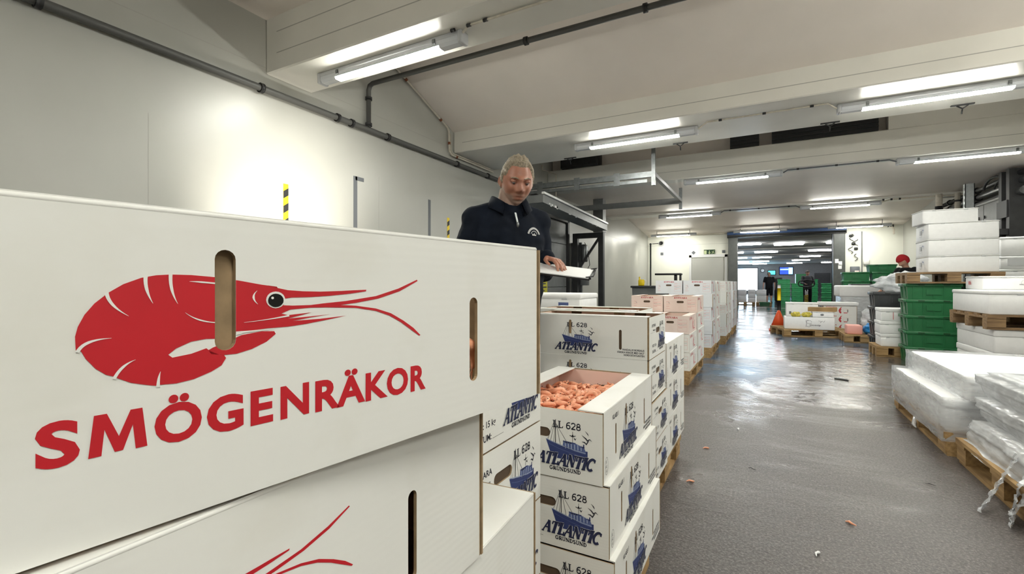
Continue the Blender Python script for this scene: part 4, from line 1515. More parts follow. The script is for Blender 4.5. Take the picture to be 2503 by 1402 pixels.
bed = MB()
nx_, ny_ = 22, 30
w_, l_ = CW - .03, CL - .05
zt = CH - .062
vv, ff = [], []
for j in range(ny_ + 1):
    for i in range(nx_ + 1):
        x, y = -w_ / 2 + w_ * i / nx_, -l_ / 2 + l_ * j / ny_
        vv.append((x, y, zt - .012 + .008 * noise.noise((x * 22, y * 22, 1.3))))
for j in range(ny_):
    for i in range(nx_):
        a = j * (nx_ + 1) + i
        ff.append((a, a + 1, a + nx_ + 2, a + nx_ + 1))
base = len(vv)
edge = [i for i in range(nx_ + 1)] + [(j + 1) * (nx_ + 1) - 1 for j in range(1, ny_ + 1)] + [ny_ * (nx_ + 1) + i for i in range(nx_ - 1, -1, -1)] + [j * (nx_ + 1) for j in range(ny_ - 1, 0, -1)]
for i in edge:
    vv.append((vv[i][0], vv[i][1], .012))
for i in range(len(edge)):
    j = (i + 1) % len(edge)
    ff.append((edge[i], base + i, base + j, edge[j]))
ff.append(tuple(base + i for i in range(len(edge))))
bed.add(vv, ff, 'shrimp_bed', True)
o = bed.obj('packed_shrimp_layer')
o.location = (SX, SY, SZ)
tag(o, 'packed pink shrimp mass filling the open carton below the single shrimps', 'shrimps', None, 'stuff')
sm = shrimp_mesh()
r2 = random.Random(11)
cells = [(i, j) for i in range(11) for j in range(15)]
for k, (i, j) in enumerate(cells):
    o = put('boiled_shrimp', sm)
    x = -w_ / 2 + .022 + (w_ - .044) * (i + .5 + r2.uniform(-.35, .35)) / 11
    y = -l_ / 2 + .022 + (l_ - .044) * (j + .5 + r2.uniform(-.35, .35)) / 15
    o.location = (SX + x, SY + y, SZ + zt + r2.uniform(-.002, .011))
    o.rotation_euler = (r2.uniform(-.45, .45), r2.uniform(-.45, .45), r2.uniform(0, 2 * PI))
    o.scale = [r2.uniform(.85, 1.18)] * 3
    tag(o, 'pink boiled shrimp heaped in the open boat-printed carton', 'shrimp', 'boiled shrimps in the open carton')
# one shrimp showing through the slot of the top carton, and its filling
o = put('boiled_shrimp', sm)
o.location = (-.302, .437, 1.012)
o.rotation_euler = (R(90), 0, R(80))
o.scale = (.9,) * 3
tag(o, 'pink shrimp seen through the slot of the topmost red-shrimp carton', 'shrimp')

# foam boxes on the wall side behind the man
pallet('wooden pallet with low foam boxes by the dock door wall', -1.50, 3.55, lx=.8, ly=.8)
for k in range(6):
    eps_box('white foam box near the dock door, %s of the six' % ('lowest', 'second', 'third', 'fourth', 'fifth', 'topmost')[k], -1.475, 3.43, PZ + .1455 * k, .60, .40, .145, group='foam boxes by the dock door',
            print_=lambda p, lx, ly, h: p.box((.12, -ly / 2 + .0052, h * .30), (.20, -ly / 2 + .0056, h * .55), 'navy_mid'))

# ================================================================== RED-LETTERED CARTONS DOWN THE AISLE
ORD = ('first', 'second', 'third', 'fourth', 'fifth')
K_P, K_W, K_G = ('red_form', 'card_pink', 'open'), ('red_form', 'card', 'shut'), ('red_form', 'card_grey', 'shut')


def kstack(pname, kinds, xr, y0, levels, cols, row, grp, odd_long=False):
    """end-on cartons: xr aisle edge, y0 front; every other layer may lie lengthwise"""
    for k in range(levels):
        z = PZ + .1985 * k
        kd = kinds[k] if isinstance(kinds, list) else kinds
        if odd_long and k % 2 == 1:
            carton(kd, 'red-lettered carton lying lengthwise, %s layer up, %s row, %s red-carton pallet' % (ORD[k], row, pname), xr - CL / 2 + .02, y0 + CW / 2, z, 0, grp)
            continue
        for c in range(cols):
            j = rnd.uniform(-.006, .006)
            carton(kd, 'red-lettered carton, %s layer up, %s column, %s row, %s red-carton pallet' % (ORD[k], ('aisle', 'wall')[c], row, pname), xr - CW / 2 - c * (CW + .016) + j, y0 + CL / 2, z, R(90), grp)


pallet('wooden pallet of the pinkish open cartons', -1.10, 5.97, rz=R(90), lx=1.28, ly=.8)
kstack('first', [K_W, K_W, ('red_form', 'card_pink', 'open')], -.71, 5.345, 3, 2, 'front', 'red-lettered cartons on the first pallet')
kstack('first', [K_W, K_W, K_W, K_P], -.70, 5.345 + CL + .01, 4, 2, 'back', 'red-lettered cartons on the first pallet')
pallet('wooden pallet of the second red-carton stack, half wet', -1.07, 8.05, rz=R(90), lx=1.28, ly=.8)
kstack('second', K_G, -.68, 7.42, 5, 2, 'front', 'red-lettered cartons on the second pallet', True)
kstack('second', K_W, -.66, 7.42 + CL + .01, 5, 1, 'back', 'red-lettered cartons on the second pallet')
pallet('wooden pallet of the third red-carton stack', -1.0, 9.86, rz=R(90), lx=1.28, ly=.8)
kstack('third', [K_W, K_W, K_W, K_W, K_W], -.61, 9.22, 5, 2, 'front', 'red-lettered cartons on the third pallet', True)
kstack('third', K_W, -.59, 9.22 + CL + .01, 5, 1, 'back', 'red-lettered cartons on the third pallet')
pallet('wooden pallet of the last red-carton stack, before the jamb', -.98, 11.68, rz=R(90), lx=1.28, ly=.8)
kstack('last', K_G, -.59, 11.05, 5, 2, 'front', 'red-lettered cartons on the last pallet', True)
kstack('last', K_G, -.57, 11.05 + CL + .01, 5, 1, 'back', 'red-lettered cartons on the last pallet')

# grey insulated tub with a lid and a weighing scale
t = thing('insulated_tub', 'big grey insulated tub with dark lid behind the red-lettered cartons', 'tub', (-2.05, 10.85, 0))
mb = MB()
mb.box((-.50, -.45, .12), (.50, .45, 1.0), 'tub', taper=1.06)
mb.obj('tub_body', t)
MB().rbox((-.56, -.51, 1.0), (.58, .51, 1.045), .012, 'grey_plastic').obj('lid', t)
for x in (-.38, 0, .38):
    MB().box((x - .07, -.42, 0), (x + .07, .42, .12), 'tub').obj('foot', t)
t = thing('weighing_scale', 'dark bench scale with flat arm head on the grey tub', 'scale', (-1.72, 10.72, 1.0455))
MB().rbox((-.26, -.18, 0), (.22, .18, .07), .01, 'steel_dark').obj('base', t)
MB().rbox((-.02, -.03, .07), (.04, .03, .26), .005, 'steel_dark').obj('post', t)
MB().rbox((.09, -.03, .07), (.13, .03, .26), .005, 'steel_dark').obj('post', t)
MB().rbox((-.42, -.10, .235), (.14, .10, .275), .01, 'black').obj('arm', t)
t = thing('yellow_jug', 'yellow plastic jug standing on the grey tub lid', 'jug', (-2.42, 10.6, 1.0455))
MB().rbox((-.07, -.05, 0), (.06, .05, .14), .02, 'yellow').obj('jug_body', t)
MB().tube([(.02, 0, .13), (.09, 0, .12), (.09, 0, .04), (.05, 0, .03)], .012, 'white_plastic', 6).obj('handle', t)
MB().tube([(-.045, 0, .14), (-.05, 0, .2)], .016, 'yellow', 8).obj('spout', t)

# ================================================================== RIGHT SIDE OF THE AISLE
def shell(mb, rings, m):
    mb.loft(rings, m, True, False)


def rect_ring(x0, y0, x1, y1, z, n=10, jit=0., seed=0, r=.03):
    """points round a rectangle, wrinkled by noise"""
    pts = []
    cs = [(x0, y0), (x1, y0), (x1, y1), (x0, y1)]
    for i in range(4):
        a, b_ = cs[i], cs[(i + 1) % 4]
        for k in range(n):
            t_ = k / n
            x, y = a[0] + (b_[0] - a[0]) * t_, a[1] + (b_[1] - a[1]) * t_
            d_ = jit * (noise.noise((x * 9 + seed, y * 9, z * 14)) + .55 * noise.noise((x * 30 + z * 25, y * 30 + z * 34 + seed, z * 20)))
            cx, cy = (x0 + x1) / 2, (y0 + y1) / 2
            q = Vector((x - cx, y - cy)).normalized()
            pts.append((x + q.x * d_, y + q.y * d_, z + jit * .4 * noise.noise((x * 5, y * 5, seed + 3.1))))
    return pts


# wrapped foam boxes, near
pallet('damp wooden pallet under the film-wrapped foam boxes', 1.46, 4.60, rz=R(90), lx=1.32, ly=.9, wood='wood')
for i, (x, y, lb_) in enumerate(((1.25, 4.28, 'front corner by the aisle'), (1.25, 4.93, 'rear corner by the aisle'), (1.72, 4.28, 'front corner by the wall'), (1.72, 4.93, 'rear corner by the wall'))):
    eps_box('wrapped white foam box of the lower layer, %s' % lb_, x, y, PZ, .46, .64, .205, group='film-wrapped foam boxes')
for i, (y, lb_) in enumerate(((4.25, 'front'), (4.93, 'rear'))):
    eps_box('wide white foam box of the upper layer, %s one of two' % lb_, 1.62, y, PZ + .206, .98, .66, .152, group='film-wrapped foam boxes')
mb = MB()
rg = [rect_ring(1.0, 3.94, 1.97, 5.275, z, 14, .010, 2) for z in (.09, .14, .19, .24, .29, .34, .372)]
shell(mb, rg, 'film')
rg = [rect_ring(1.10, 3.90, 2.13, 5.285, z, 14, .010, 5) for z in (.365, .40, .44, .48, .515, .522)]
mb2 = MB()
shell(mb2, rg, 'film')
t = thing('stretch_film', 'clear stretch film wound round the near foam boxes', 'plastic wrap')
mb.obj('lower_wrap', t)
mb2.obj('upper_wrap', t)
tb = MB()
tb.tube([(1.06, 4.62, .11), (1.02, 4.60, .07), (1.0, 4.57, .03), (1.01, 4.55, .012)], [.012, .02, .015, .004], 'film_milky', 7)
tb.obj('torn_tail', t)

# wrapped stack of foam trays at the frame edge
pallet('wooden pallet under the milky-wrapped foam trays, nearest on the right', 1.46, 3.27, rz=R(90), lx=1.14, ly=.84, wood='wood')
tr = MB()
for k in range(3):
    z = PZ + .138 * k
    tr.rbox((-.37, -.50, z - PZ), (.37, .50, z - PZ + .105), .02, 'eps')
    tr.rbox((-.395, -.525, z - PZ + .105), (.395, .525, z - PZ + .136), .012, 'eps')
for k in range(3):
    t = thing('foam_tray', 'white foam tray inside milky film, %s of three' % ('lowest', 'middle', 'topmost')[k], 'tray', (1.54, 3.21, PZ + .1385 * k), 0, 'foam trays in milky film')
    MB().rbox((-.37, -.50, 0), (.37, .50, .106), .02, 'eps').obj('tray_body', t)
    MB().rbox((-.392, -.522, .104), (.392, .522, .137), .012, 'eps').obj('rim', t)
t = thing('stretch_film', 'milky crumpled stretch film sagging round the foam trays, tails hanging to the floor', 'plastic wrap')
mb = MB()
rg = []
for i in range(48):
    z = .128 + .452 * i / 47
    ph = ((z - PZ) / .1385) % 1
    bul = .012 + .038 * (math.sin(PI * min(1, max(0, ph))) ** .5 if ph < .72 else 1.0) * (1 if z > PZ else .5) - (.02 if ph < .55 else 0)
    flare = .075 * max(0, (.31 - z) / .16) ** 1.2
    e = bul + flare
    rg.append(rect_ring(1.54 - .38 - e, 3.21 - .51 - e, 1.54 + .38 + e, 3.21 + .51 + e, z, 60, .011, 9))
rg.append(rect_ring(1.54 - .34, 3.21 - .47, 1.54 + .34, 3.21 + .47, .59, 60, .012, 9))
rg.append(rect_ring(1.54 - .05, 3.21 - .05, 1.54 + .05, 3.21 + .05, .592, 60, .004, 9))
shell(mb, rg, 'film_milky')
mb.obj('wrap', t)

def ribbon(pts, w, m, seed):
    mb = MB()
    a = []
    n = len(pts)
    fine = []
    for i in range(n - 1):
        for s_ in range(6):
            q = s_ / 6
            fine.append(Vector(pts[i]).lerp(Vector(pts[i + 1]), q))
    fine.append(Vector(pts[-1]))
    V_, F_ = [], []
    cols = 7
    for i, p_ in enumerate(fine):
        for c in range(cols):
            u = (c / (cols - 1) - .5) * w * (1 + .5 * noise.noise((i * .4, seed, 0)))
            V_.append(p_ + Vector((u * .35 + .02 * noise.noise((i * .7, c * .9, seed)), u, .025 * noise.noise((i * .6, c * 1.1, seed + 5)))))
    for v in V_:
        v.z = max(v.z, .004)
    for i in range(len(fine) - 1):
        for c in range(cols - 1):
            k = i * cols + c
            F_.append((k, k + 1, k + cols + 1, k + cols))
    mb.add(V_, F_, m, True)
    return mb


ribbon([(1.09, 3.18, .26), (1.04, 3.16, .17), (.98, 3.10, .09), (.915, 3.05, .012)], .085, 'film', 3).obj('hanging_tail', t)
ribbon([(1.10, 3.02, .27), (1.04, 3.02, .16), (1.02, 3.01, .07), (1.0, 3.0, .012)], .12, 'film_milky', 7).obj('hanging_tail', t)
ribbon([(1.10, 2.86, .30), (1.03, 2.92, .16), (1.0, 2.95, .06), (.97, 2.90, .008)], .10, 'film', 11).obj('hanging_tail', t)

# big foam boxes with a pallet between
for k in range(2):
    eps_box('big white foam box under the raised pallet, %s' % ('on the floor pallet', 'upper one')[k], 2.58, 7.02, PZ + .24 * k, 1.06, 1.06, .24, group='big foam boxes under the raised pallet', lid=.07)
pallet('damp floor pallet under the big white foam boxes', 2.56, 7.02, rz=0, lx=1.1, ly=1.1, wood='wood_wet')
pallet('dark wet pallet lying on top of the big white foam boxes', 2.55, 7.0, PZ + .481, 0, 1.12, 1.1, wood='wood_wet')
eps_box('large white foam box on the raised dark pallet', 2.52, 6.98, PZ * 2 + .482, 1.04, 1.06, .245, lid=.04)


def stamp(p, lx, ly, h):
    q = Print()
    q.line(arc(0, 0, .075, .045, 0, 360, 24), .003, 'eps_grey').poly([(-.04, -.004), (-.02, .012), (-.03, .022), (0, .012), (.035, .008), (.045, -.004), (0, -.012)], 'ink')
    q.line([(-.09, -.018), (.09, -.018)], .005, 'ink').line([(-.02, -.034), (.02, -.034)], .003, 'eps_grey')
    q.to(p, lambda u, v, w: (u - .02, -ly / 2 - w - .0004, v + h * .5), .0004)
    q = Print()
    for k_ in range(7):
        q.line([(.01 * k_ - .04, .02 - .008 * (k_ % 3)), (.012 * k_ - .03, -.03 + .006 * (k_ % 2))], .006, 'faint_red')
    q.to(p, lambda u, v, w: (-lx / 2 - w - .0004, -u + .1, v + h * .55), .0004)


eps_box('flat white foam box with oval dark stamp on the large foam box', 2.56, 7.55 - .18, PZ * 2 + .728, .82, .52, .15, print_=stamp, lid=.012)

# tall crates and foam on pallet
for k in range(5):
    crate('green crate of the aisle-side column, %s up' % ORD[k], 2.03, 8.51, .2195 * k, .60, .42, .22, group='green crates under the foam pallet')
    crate('green crate of the wall-side column, %s up' % ORD[k], 2.66, 8.51, .2195 * k, .60, .42, .22, group='green crates under the foam pallet')
pallet('pallet on the green crates carrying white foam boxes', 2.22, 8.56, 1.099, 0, .98, .66, wood='wood_wet')


def side_marks(p, lx, ly, h):
    q = Print()
    q.frame(-.09, -.055, .02, .055, .004, 'eps_grey').rect(-.075, -.03, .005, .035, 'eps_grey').line([(.05, .04), (.10, .03)], .012, 'navy_mid').line([(.06, .0), (.07, .06), (.09, .0)], .006, 'navy_mid').line([(.12, .06), (.12, -.04)], .004, 'eps_grey')
    q.to(p, lambda u, v, w: (-lx / 2 - w - .0004, -u, v + h * .5), .0004)


for k in range(3):
    eps_box('white foam box on the crate-borne pallet, %s of three' % ('lowest', 'middle', 'upper')[k], 2.325, 8.60, 1.25 + .224 * k, .72, .60, .223, group='foam boxes on the crate-borne pallet', lid=.012, print_=side_marks)
eps_box('low white foam box crowning the tall pile, set askew', 2.21, 8.62, 1.25 + .672, .60, .42, .19, rz=R(4), lid=.012)
# farther foam boxes at the frame edge
def tealmark(p, lx, ly, h):
    p.add([(-.02, -ly / 2 - .001, .02), (.10, -ly / 2 - .001, .02), (.10, -ly / 2 - .001, .12)], [(0, 1, 2)], 'teal')


def papermark(p, lx, ly, h):
    p.box((-.30, -ly / 2 - .0012, .05), (.30, -ly / 2, h - .03), 'card_grey')
    p.box((-.05, -ly / 2 - .002, .09), (.25, -ly / 2 - .001, .11), 'ink')
    p.box((-.12, -ly / 2 - .002, .06), (.22, -ly / 2 - .001, .075), 'tape_grey')


for k, (h, f) in enumerate(((.25, None), (.25, None), (.25, None), (.25, None), (.16, tealmark), (.19, papermark), (.29, None))):
    z = PZ + sum((.25, .25, .25, .25, .16, .19, .29)[:k])
    eps_box('white foam box of the column at the frame edge, %s' % ('lowest', 'second', 'third', 'fourth', 'with teal corner mark', 'with grey printed slip', 'topmost')[k], 3.48, 9.85, z, .76, .5, h - .001, lid=.03, print_=f, group='foam column at the frame edge')
pallet('pallet under the foam column at the frame edge', 3.48, 9.85, 0, 0, .8, .6, wood='wood_wet')

# small foam boxes and grey crates
pallet('small pallet under the three low white foam boxes', 1.77, 9.10, 0, 0, .56, .62, wood='wood')


def labelmark(p, lx, ly, h):
    q = Print()
    q.rect(-.05, -.06, -.044, .05, 'faint_red')
    q.line([(-.01, .03), (.07, .04)], .003, 'eps_grey').line([(.0, .0), (.08, .01)], .003, 'eps_grey').line([(.01, -.03), (.06, -.04)], .003, 'eps_grey').line([(.03, .05), (.06, .02)], .003, 'pale_red')
    q.to(p, lambda u, v, w: (u, -ly / 2 - w - .0004, v + h * .45), .0004)


for k in range(3):
    eps_box('small white foam box before the grey crates, %s of three' % ('lowest', 'middle', 'topmost with a red-barred label')[k], 1.745 - .01 * (k == 1), 9.05, PZ + .191 * k, .40, .42, .19, group='small foam boxes before the grey crates', print_=labelmark if k == 2 else None)
for k in range(4):
    crate('dark grey crate behind the small foam boxes, %s up' % ORD[k], 1.90, 9.72, .2395 * k, .68, .46, .24, 'grey_plastic', 'white_plastic' if k == 3 else 'black', 0, 'dark grey crates')  # pale slot colour stands for light through the top crate's openings


def crumple(name, label, cat, c, r, m, seed, amp=.35, flat=.02, parts=None):
    bm = bmesh.new()
    bmesh.ops.create_icosphere(bm, subdivisions=4, radius=1)
    for v in bm.verts:
        n_ = noise.fractal(v.co * 1.9 + Vector((seed, 0, 0)), 1, 2, 4)
        k_ = 1 + amp * n_
        v.co = Vector((v.co.x * r[0] * k_, v.co.y * r[1] * k_, v.co.z * r[2] * k_))
    z0 = -r[2] * .8
    for v in bm.verts:
        v.co.z = max(v.co.z, z0) - z0
    me = bpy.data.meshes.new(name)
    bm.to_mesh(me)
    bm.free()
    me.materials.append(M[m])
    for f in me.polygons:
        f.use_smooth = True
    o = put(name, me)
    o.location = c
    return tag(o, label, cat)


crumple('plastic_bag', 'big crumpled milky plastic bag spread on the dark grey crates', 'bag', (1.96, 9.72, .96), (.36, .24, .17), 'bag', 3, .4)
# white bin
t = thing('insulated_bin', 'large white insulated bin with overhanging lid, wrapped in film', 'bin', (2.06, 14.1, 0))
MB().rbox((-.42, -.48, .12), (.42, .48, .80), .03, 'eps').obj('bin_body', t)
MB().rbox((-.47, -.53, .78), (.50, .53, 1.05), .03, 'eps').obj('lid', t)
for x in (-.3, .3):
    MB().box((x - .08, -.44, 0), (x + .08, .44, .13), 'eps').obj('foot', t)
mb = MB()
shell(mb, [rect_ring(-.435, -.50, .435, .50, z, 12, .014, 4) for z in (.13, .25, .37, .5, .62, .74, .78)], 'film_milky')
mb.obj('film_wrap', t)
tag(MB().rbox((1.85, 13.8, 1.051), (2.5, 14.3, 1.085), .006, 'grey_plastic', 1).obj('grey_board'), 'dark grey board lying on the white bin lid', 'board')
pallet('pale pallet before the white bin holding pink box and blue bag', 1.62, 10.95, 0, 0, .62, .8, wood='wood')
tag(MB().rbox((1.36, 10.65, PZ), (1.60, 10.95, PZ + .17), .02, 'pink_foam').obj('pink_tray'), 'pink foam tray on the pale pallet before the white bin', 'tray')
crumple('blue_bag', 'blue plastic bag bundle on the pale pallet', 'bag', (1.76, 10.75, PZ + .0), (.13, .13, .12), 'blue_bag', 8, .3)
crumple('clear_bag', 'clear crumpled bag rising behind the blue bundle', 'bag', (1.80, 11.1, PZ), (.16, .14, .26), 'bag', 14, .45)
for k in range(6):
    for c in range(2):
        crate('far green crate behind the white bin, %s up, %s column' % (('bottom', 'second', 'third', 'fourth', 'fifth', 'sixth')[k], ('aisle', 'wall')[c]), 2.22 + .64 * c, 15.9, .2345 * k, .62, .44, .235, group='green crates behind the white bin')
crate('single green crate on top of the far crates behind the white bin', 2.80, 15.95, 1.408, .62, .44, .20)

# boxes on the skewed pallet
pallet('skewed wooden pallet with opened foam boxes in the middle of the aisle', .86, 11.78, 0, R(14), 1.28, .98, wood='wood')


def scrawl(p, lx, ly, h):
    q = Print()
    q.line(arc(-.02, .03, .05, .03, 20, 340, 16), .005, 'ink').line([(-.075, -.07), (-.065, .0), (-.075, .06), (-.03, .07)], .006, 'ink').line([(-.06, -.06), (-.02, -.07), (.01, -.045)], .005, 'ink')
    q.text('Gossip', -.01, -.045, .034, 'ink', 0, .01, width=.19)
    q.line([(.14, .06), (.19, .055), (.17, .02), (.21, .06), (.23, .03), (.25, .065)], .005, 'ink')
    q.to(p, lambda u, v, w: (u + .02, -ly / 2 - w - .0004, v + h * .5), .0004)


t = thing('foam_box', 'long white foam box with dark scrawled emblem on the skewed pallet', 'box', (.81, 11.55, PZ))
MB().rbox((-.44, -.24, 0), (.44, .24, .25), .014, 'eps').obj('box_body', t)
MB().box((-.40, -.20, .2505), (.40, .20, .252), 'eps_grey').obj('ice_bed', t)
mb = MB()
scrawl(mb, .88, .48, .25)
mb.obj('printed_label', t)
eps_box('taller white foam box behind the scrawled one on the skewed pallet', .72, 12.06, PZ, .60, .44, .53, lid=.03, print_=lambda p, lx, ly, h: p.box((-lx / 2 + .06, -ly / 2 - .001, h - .25), (-lx / 2 + .10, -ly / 2 + .006, h - .19), 'tape_grey'))
eps_box('small white foam box with a dark blot on the scrawled foam box', 1.06, 11.56, PZ + .253, .38, .34, .115, lid=.01,
        print_=lambda p, lx, ly, h: p.ball((-.02, -ly / 2 - .0005, h * .45), (.03, .001, .02), 'tape_grey', 8, 5))
for k, (x, y) in enumerate(((.58, 11.45), (.775, 11.43))):
    crumple('yellow_crab', ('yellow mottled crab heaped at the end of the scrawled foam box', 'yellow mottled crab beside the small foam box')[k], 'crab', (x, y, PZ + .252), (.085, .06, .055), 'lemon', 21 + k * 7, .3)
for k in range(12):
    o = tag(MB().box((-.24, -.035, 0), (.24, .035, .02), 'wood').obj('wooden_stick'), 'loose wooden slat in the bundle on the small foam box', 'slat', 'wooden slats on the small foam box')
    o.location = (1.06 + .02 * (k % 3 - 1), 11.47 + .085 * (k % 3), PZ + .369 + .0215 * (k // 3) * 1.0)
    o.rotation_euler = (0, 0, R((k * 37) % 22 - 11) * .6)
for k in range(3):
    carton(K_W, 'red-lettered carton behind the skewed pallet, %s of three' % ('lowest', 'middle', 'topmost')[k], 1.50, 12.95, .1985 * k, 0, 'red-lettered cartons behind the skewed pallet')
tag(MB().rbox((1.10, 12.72, .5985), (1.85, 13.18, .67), .012, 'eps').obj('foam_sheet'), 'white foam sheet lying on the red-lettered cartons behind the skewed pallet', 'sheet')
t = thing('traffic_cone', 'orange cone half hidden behind the skewed pallet boxes', 'cone', (.30, 12.55, 0))
MB().loft([[(r_ * math.cos(2 * PI * i / 20), r_ * math.sin(2 * PI * i / 20), z) for i in range(20)] for r_, z in ((.19, .03), (.03, .46), (.015, .47))], 'orange').obj('cone_body', t)
MB().rbox((-.2, -.2, 0), (.2, .2, .03), .008, 'orange', 1).obj('base', t)
t = thing('bollard', 'yellow and black post standing in the wide opening', 'post', (.49, 20.1, 0))
MB().tube([(0, 0, 0), (0, 0, .46)], .06, 'black', 12).obj('black_shaft', t)
MB().tube([(0, 0, .46), (0, 0, .92)], .062, 'yellow', 12).obj('yellow_sleeve', t)
MB().tube([(0, 0, .92), (0, 0, 1.05)], .055, 'white_plastic', 12).obj('cap', t)

# right wall gear
t = thing('electrical_cabinet', 'grey three-door electrical cabinet with red switch on the dark side wall', 'cabinet', (XR, 12.4, 2.12))
MB().rbox((-.22, -.75, 0), (0, .60, .52), .01, 'steel_grey', 1).obj('cabinet_body', t)
for y0, y1 in ((-.74, -.05), (-.03, .22), (.24, .59)):
    q = MB().rbox((-.24, y0, .015), (-.215, y1, .505), .006, 'steel_grey', 1, smooth=False).obj('door', t)
    MB().box((-.256, y1 - .06, .23), (-.24, y1 - .035, .29), 'black').obj('latch', q)
MB().tube([(-.10, .6, .26), (-.10, .67, .26)], .10, 'red_plastic', 14).obj('red_switch', t)
t = thing('perforated_post', 'galvanised post with punched holes rising behind the foam pile', 'post', (3.30, 11.5, 0))
MB().box((-.065, -.05, 0), (-.055, .05, 2.92), 'steel').box((-.065, -.05, 0), (.065, -.04, 2.92), 'steel').box((.055, -.05, 0), (.065, .05, 2.92), 'steel').obj('channel', t)
mb = MB()
for k in range(28):
    mb.rbox((-.067, -.02, .1 + .1 * k), (-.064, .02, .15 + .1 * k), .001, 'black', 1)
mb.obj('hole_pattern', t)
t = thing('wall_pipe', 'thick pale pipe with black lower half standing in the far right corner', 'pipe', (3.36, 13.4, 0))
MB().tube([(0, 0, 0), (0, 0, 2.78)], .07, 'black', 12).obj('black_sleeve', t)
MB().tube([(0, 0, 2.78), (0, 0, 3.05)], .06, 'pipe_cream', 12).obj('upper_run', t)
for lb_, x, y, r_ in (('pale upright pipe beside the black-sleeved pipe', 3.72, 13.6, .05), ('thin pale upright pipe by the side wall past the black-sleeved pipe', 3.90, 13.3, .04)):
    pipe('wall_pipe', lb_, [(x, y, 0), (x, y, 3.08)], r_, 'pipe_cream', [((x, y, 2.9), (0, 0, 1))])
for lb_, z, r_, m in (('upper grey pipe running along the side wall', 2.86, .05, 'steel'), ('lower thick grey pipe running along the side wall', 2.68, .07, 'steel_grey'), ('black cable tray along the side wall above the grey pipes', 3.0, .045, 'steel_dark')):
    pipe('wall_pipe', lb_, [(3.86 + .02 * (m == 'steel'), 11.0, z), (3.86 + .02 * (m == 'steel'), 15.4, z)], r_, m, [((3.86 + .02 * (m == 'steel'), y, z), (0, 1, 0)) for y in (11.6, 13.0, 14.6)])
t = thing('machine_frame', 'dark steel machine frame with cable hoop by the side wall', 'machine')
for y in (11.22, 11.52):
    MB().box((3.72, y - .06, 1.5), (3.96, y + .06, 3.08), 'steel_dark').obj('upright', t)
MB().box((3.70, 11.2, 2.25), (3.97, 11.6, 2.55), 'black').obj('motor_box', t)
MB().box((3.6, 11.2, 1.95), (3.97, 12.6, 2.05), 'steel_dark').obj('ledge', t)
MB().tube([(3.75, 11.9 + .42 * math.cos(a), 2.9 + .17 * math.sin(a)) for a in [PI * i / 14 for i in range(15)]], .022, 'black', 8).obj('cable_hoop', t)
MB().tube([(3.8, 11.7 + .30 * math.cos(a), 2.86 + .13 * math.sin(a)) for a in [PI * i / 14 for i in range(15)]], .012, 'black', 8).obj('cable_hoop', t)
MB().tube([(3.9, 11.2, 1.75), (3.2, 11.3, 1.62)], .03, 'steel', 8).obj('lever', t)
MB().box((3.66, 11.2, 0), (3.98, 12.6, 1.5), 'steel_dark').obj('base_housing', t)
o = tag(MB().rbox((3.61, 12.2, 2.052), (3.755, 12.5, 2.2), .02, 'green').obj('green_box'), 'small green box on the ledge under the electrical cabinet', 'box')

# hall goods
for k, (x, w) in enumerate(((-1.0, .42), (-.55, .36), (-.13, .46))):
    for l in range(2 if k != 1 else 3):
        h = (.31, .21, .31)[k]
        eps_box('white foam box in the hall by the bright window, %s column, %s' % (('first', 'middle', 'last')[k], ('lower', 'upper', 'topmost')[l]), x, 26.6, PZ + (h + .001) * l, w, .6, h, lid=.02, group='foam boxes in the hall')
pallet('hall pallet under the first foam columns', -.85, 26.65, 0, 0, .9, .8, wood='wood')
pallet('hall pallet under the last foam column', -.02, 26.65, 0, 0, .68, .8, wood='wood')
crate('green crate low in front of the last hall foam column', .02, 26.02, 0, .46, .3, .18)
for i, (x, y, n) in enumerate(((.92, 28.8, 6), (1.56, 28.9, 5), (2.2, 29.4, 6), (2.75, 27.2, 5), (3.38, 27.3, 5))):
    for k in range(n):
        crate('hall crate, %s up, %s green column beyond the opening' % (('lowest', 'second', 'third', 'fourth', 'fifth', 'sixth')[k], ORD[i]), x, y, .2195 * k, .60, .44, .22, 'green_bright', 'green_dark', 0, 'green crates in the hall')
tag(MB().box((1.55, 30.4, 0), (2.15, 31.0, 1.62), 'green_bright').obj('green_container'), 'tall plain green container behind the hall crates', 'container')
for lb_, nm, x0, x1, z0, z1, m in (('small cyan display on the dark hall wall', 'cyan_display', .37, .97, 2.0, 2.36, 'screen_cyan'), ('wide dark blue information screen on the hall wall', 'wall_screen', 1.38, 2.5, 2.0, 2.70, 'screen_blue')):
    t = thing(nm, lb_, 'screen', (0, 53.9, 0))
    MB().box((x0 - .06, 0, z0 - .06), (x1 + .06, .08, z1 + .06), 'black').obj('casing', t)
    MB().box((x0, -.01, z0), (x1, 0, z1), m).obj('display', t)
    if m == 'screen_blue':
        MB().box((x1 - .36, -.02, z0 + .02), (x1 - .02, -.011, z1 - .05), 'screen_light').box((x0 + .03, -.02, z1 - .27), (x1 - .38, -.011, z1 - .17), 'screen_light').obj('bright_panel', t)
t = thing('wall_clock', 'round clock on the hall wall beside the cyan display', 'clock', (-.15, 53.95, 2.42))
MB().tube([(0, .04, 0), (0, -.02, 0)], .2, 'grey_plastic', 20).obj('rim', t)
MB().tube([(0, -.02, 0), (0, -.03, 0)], .16, 'white_plastic', 20).obj('dial', t)
tag(MB().rbox((.55, 32.4, .0), (.98, 32.8, 1.45), .08, 'black').obj('dark_machine'), 'dark bulky machine standing behind the man in black', 'machine')
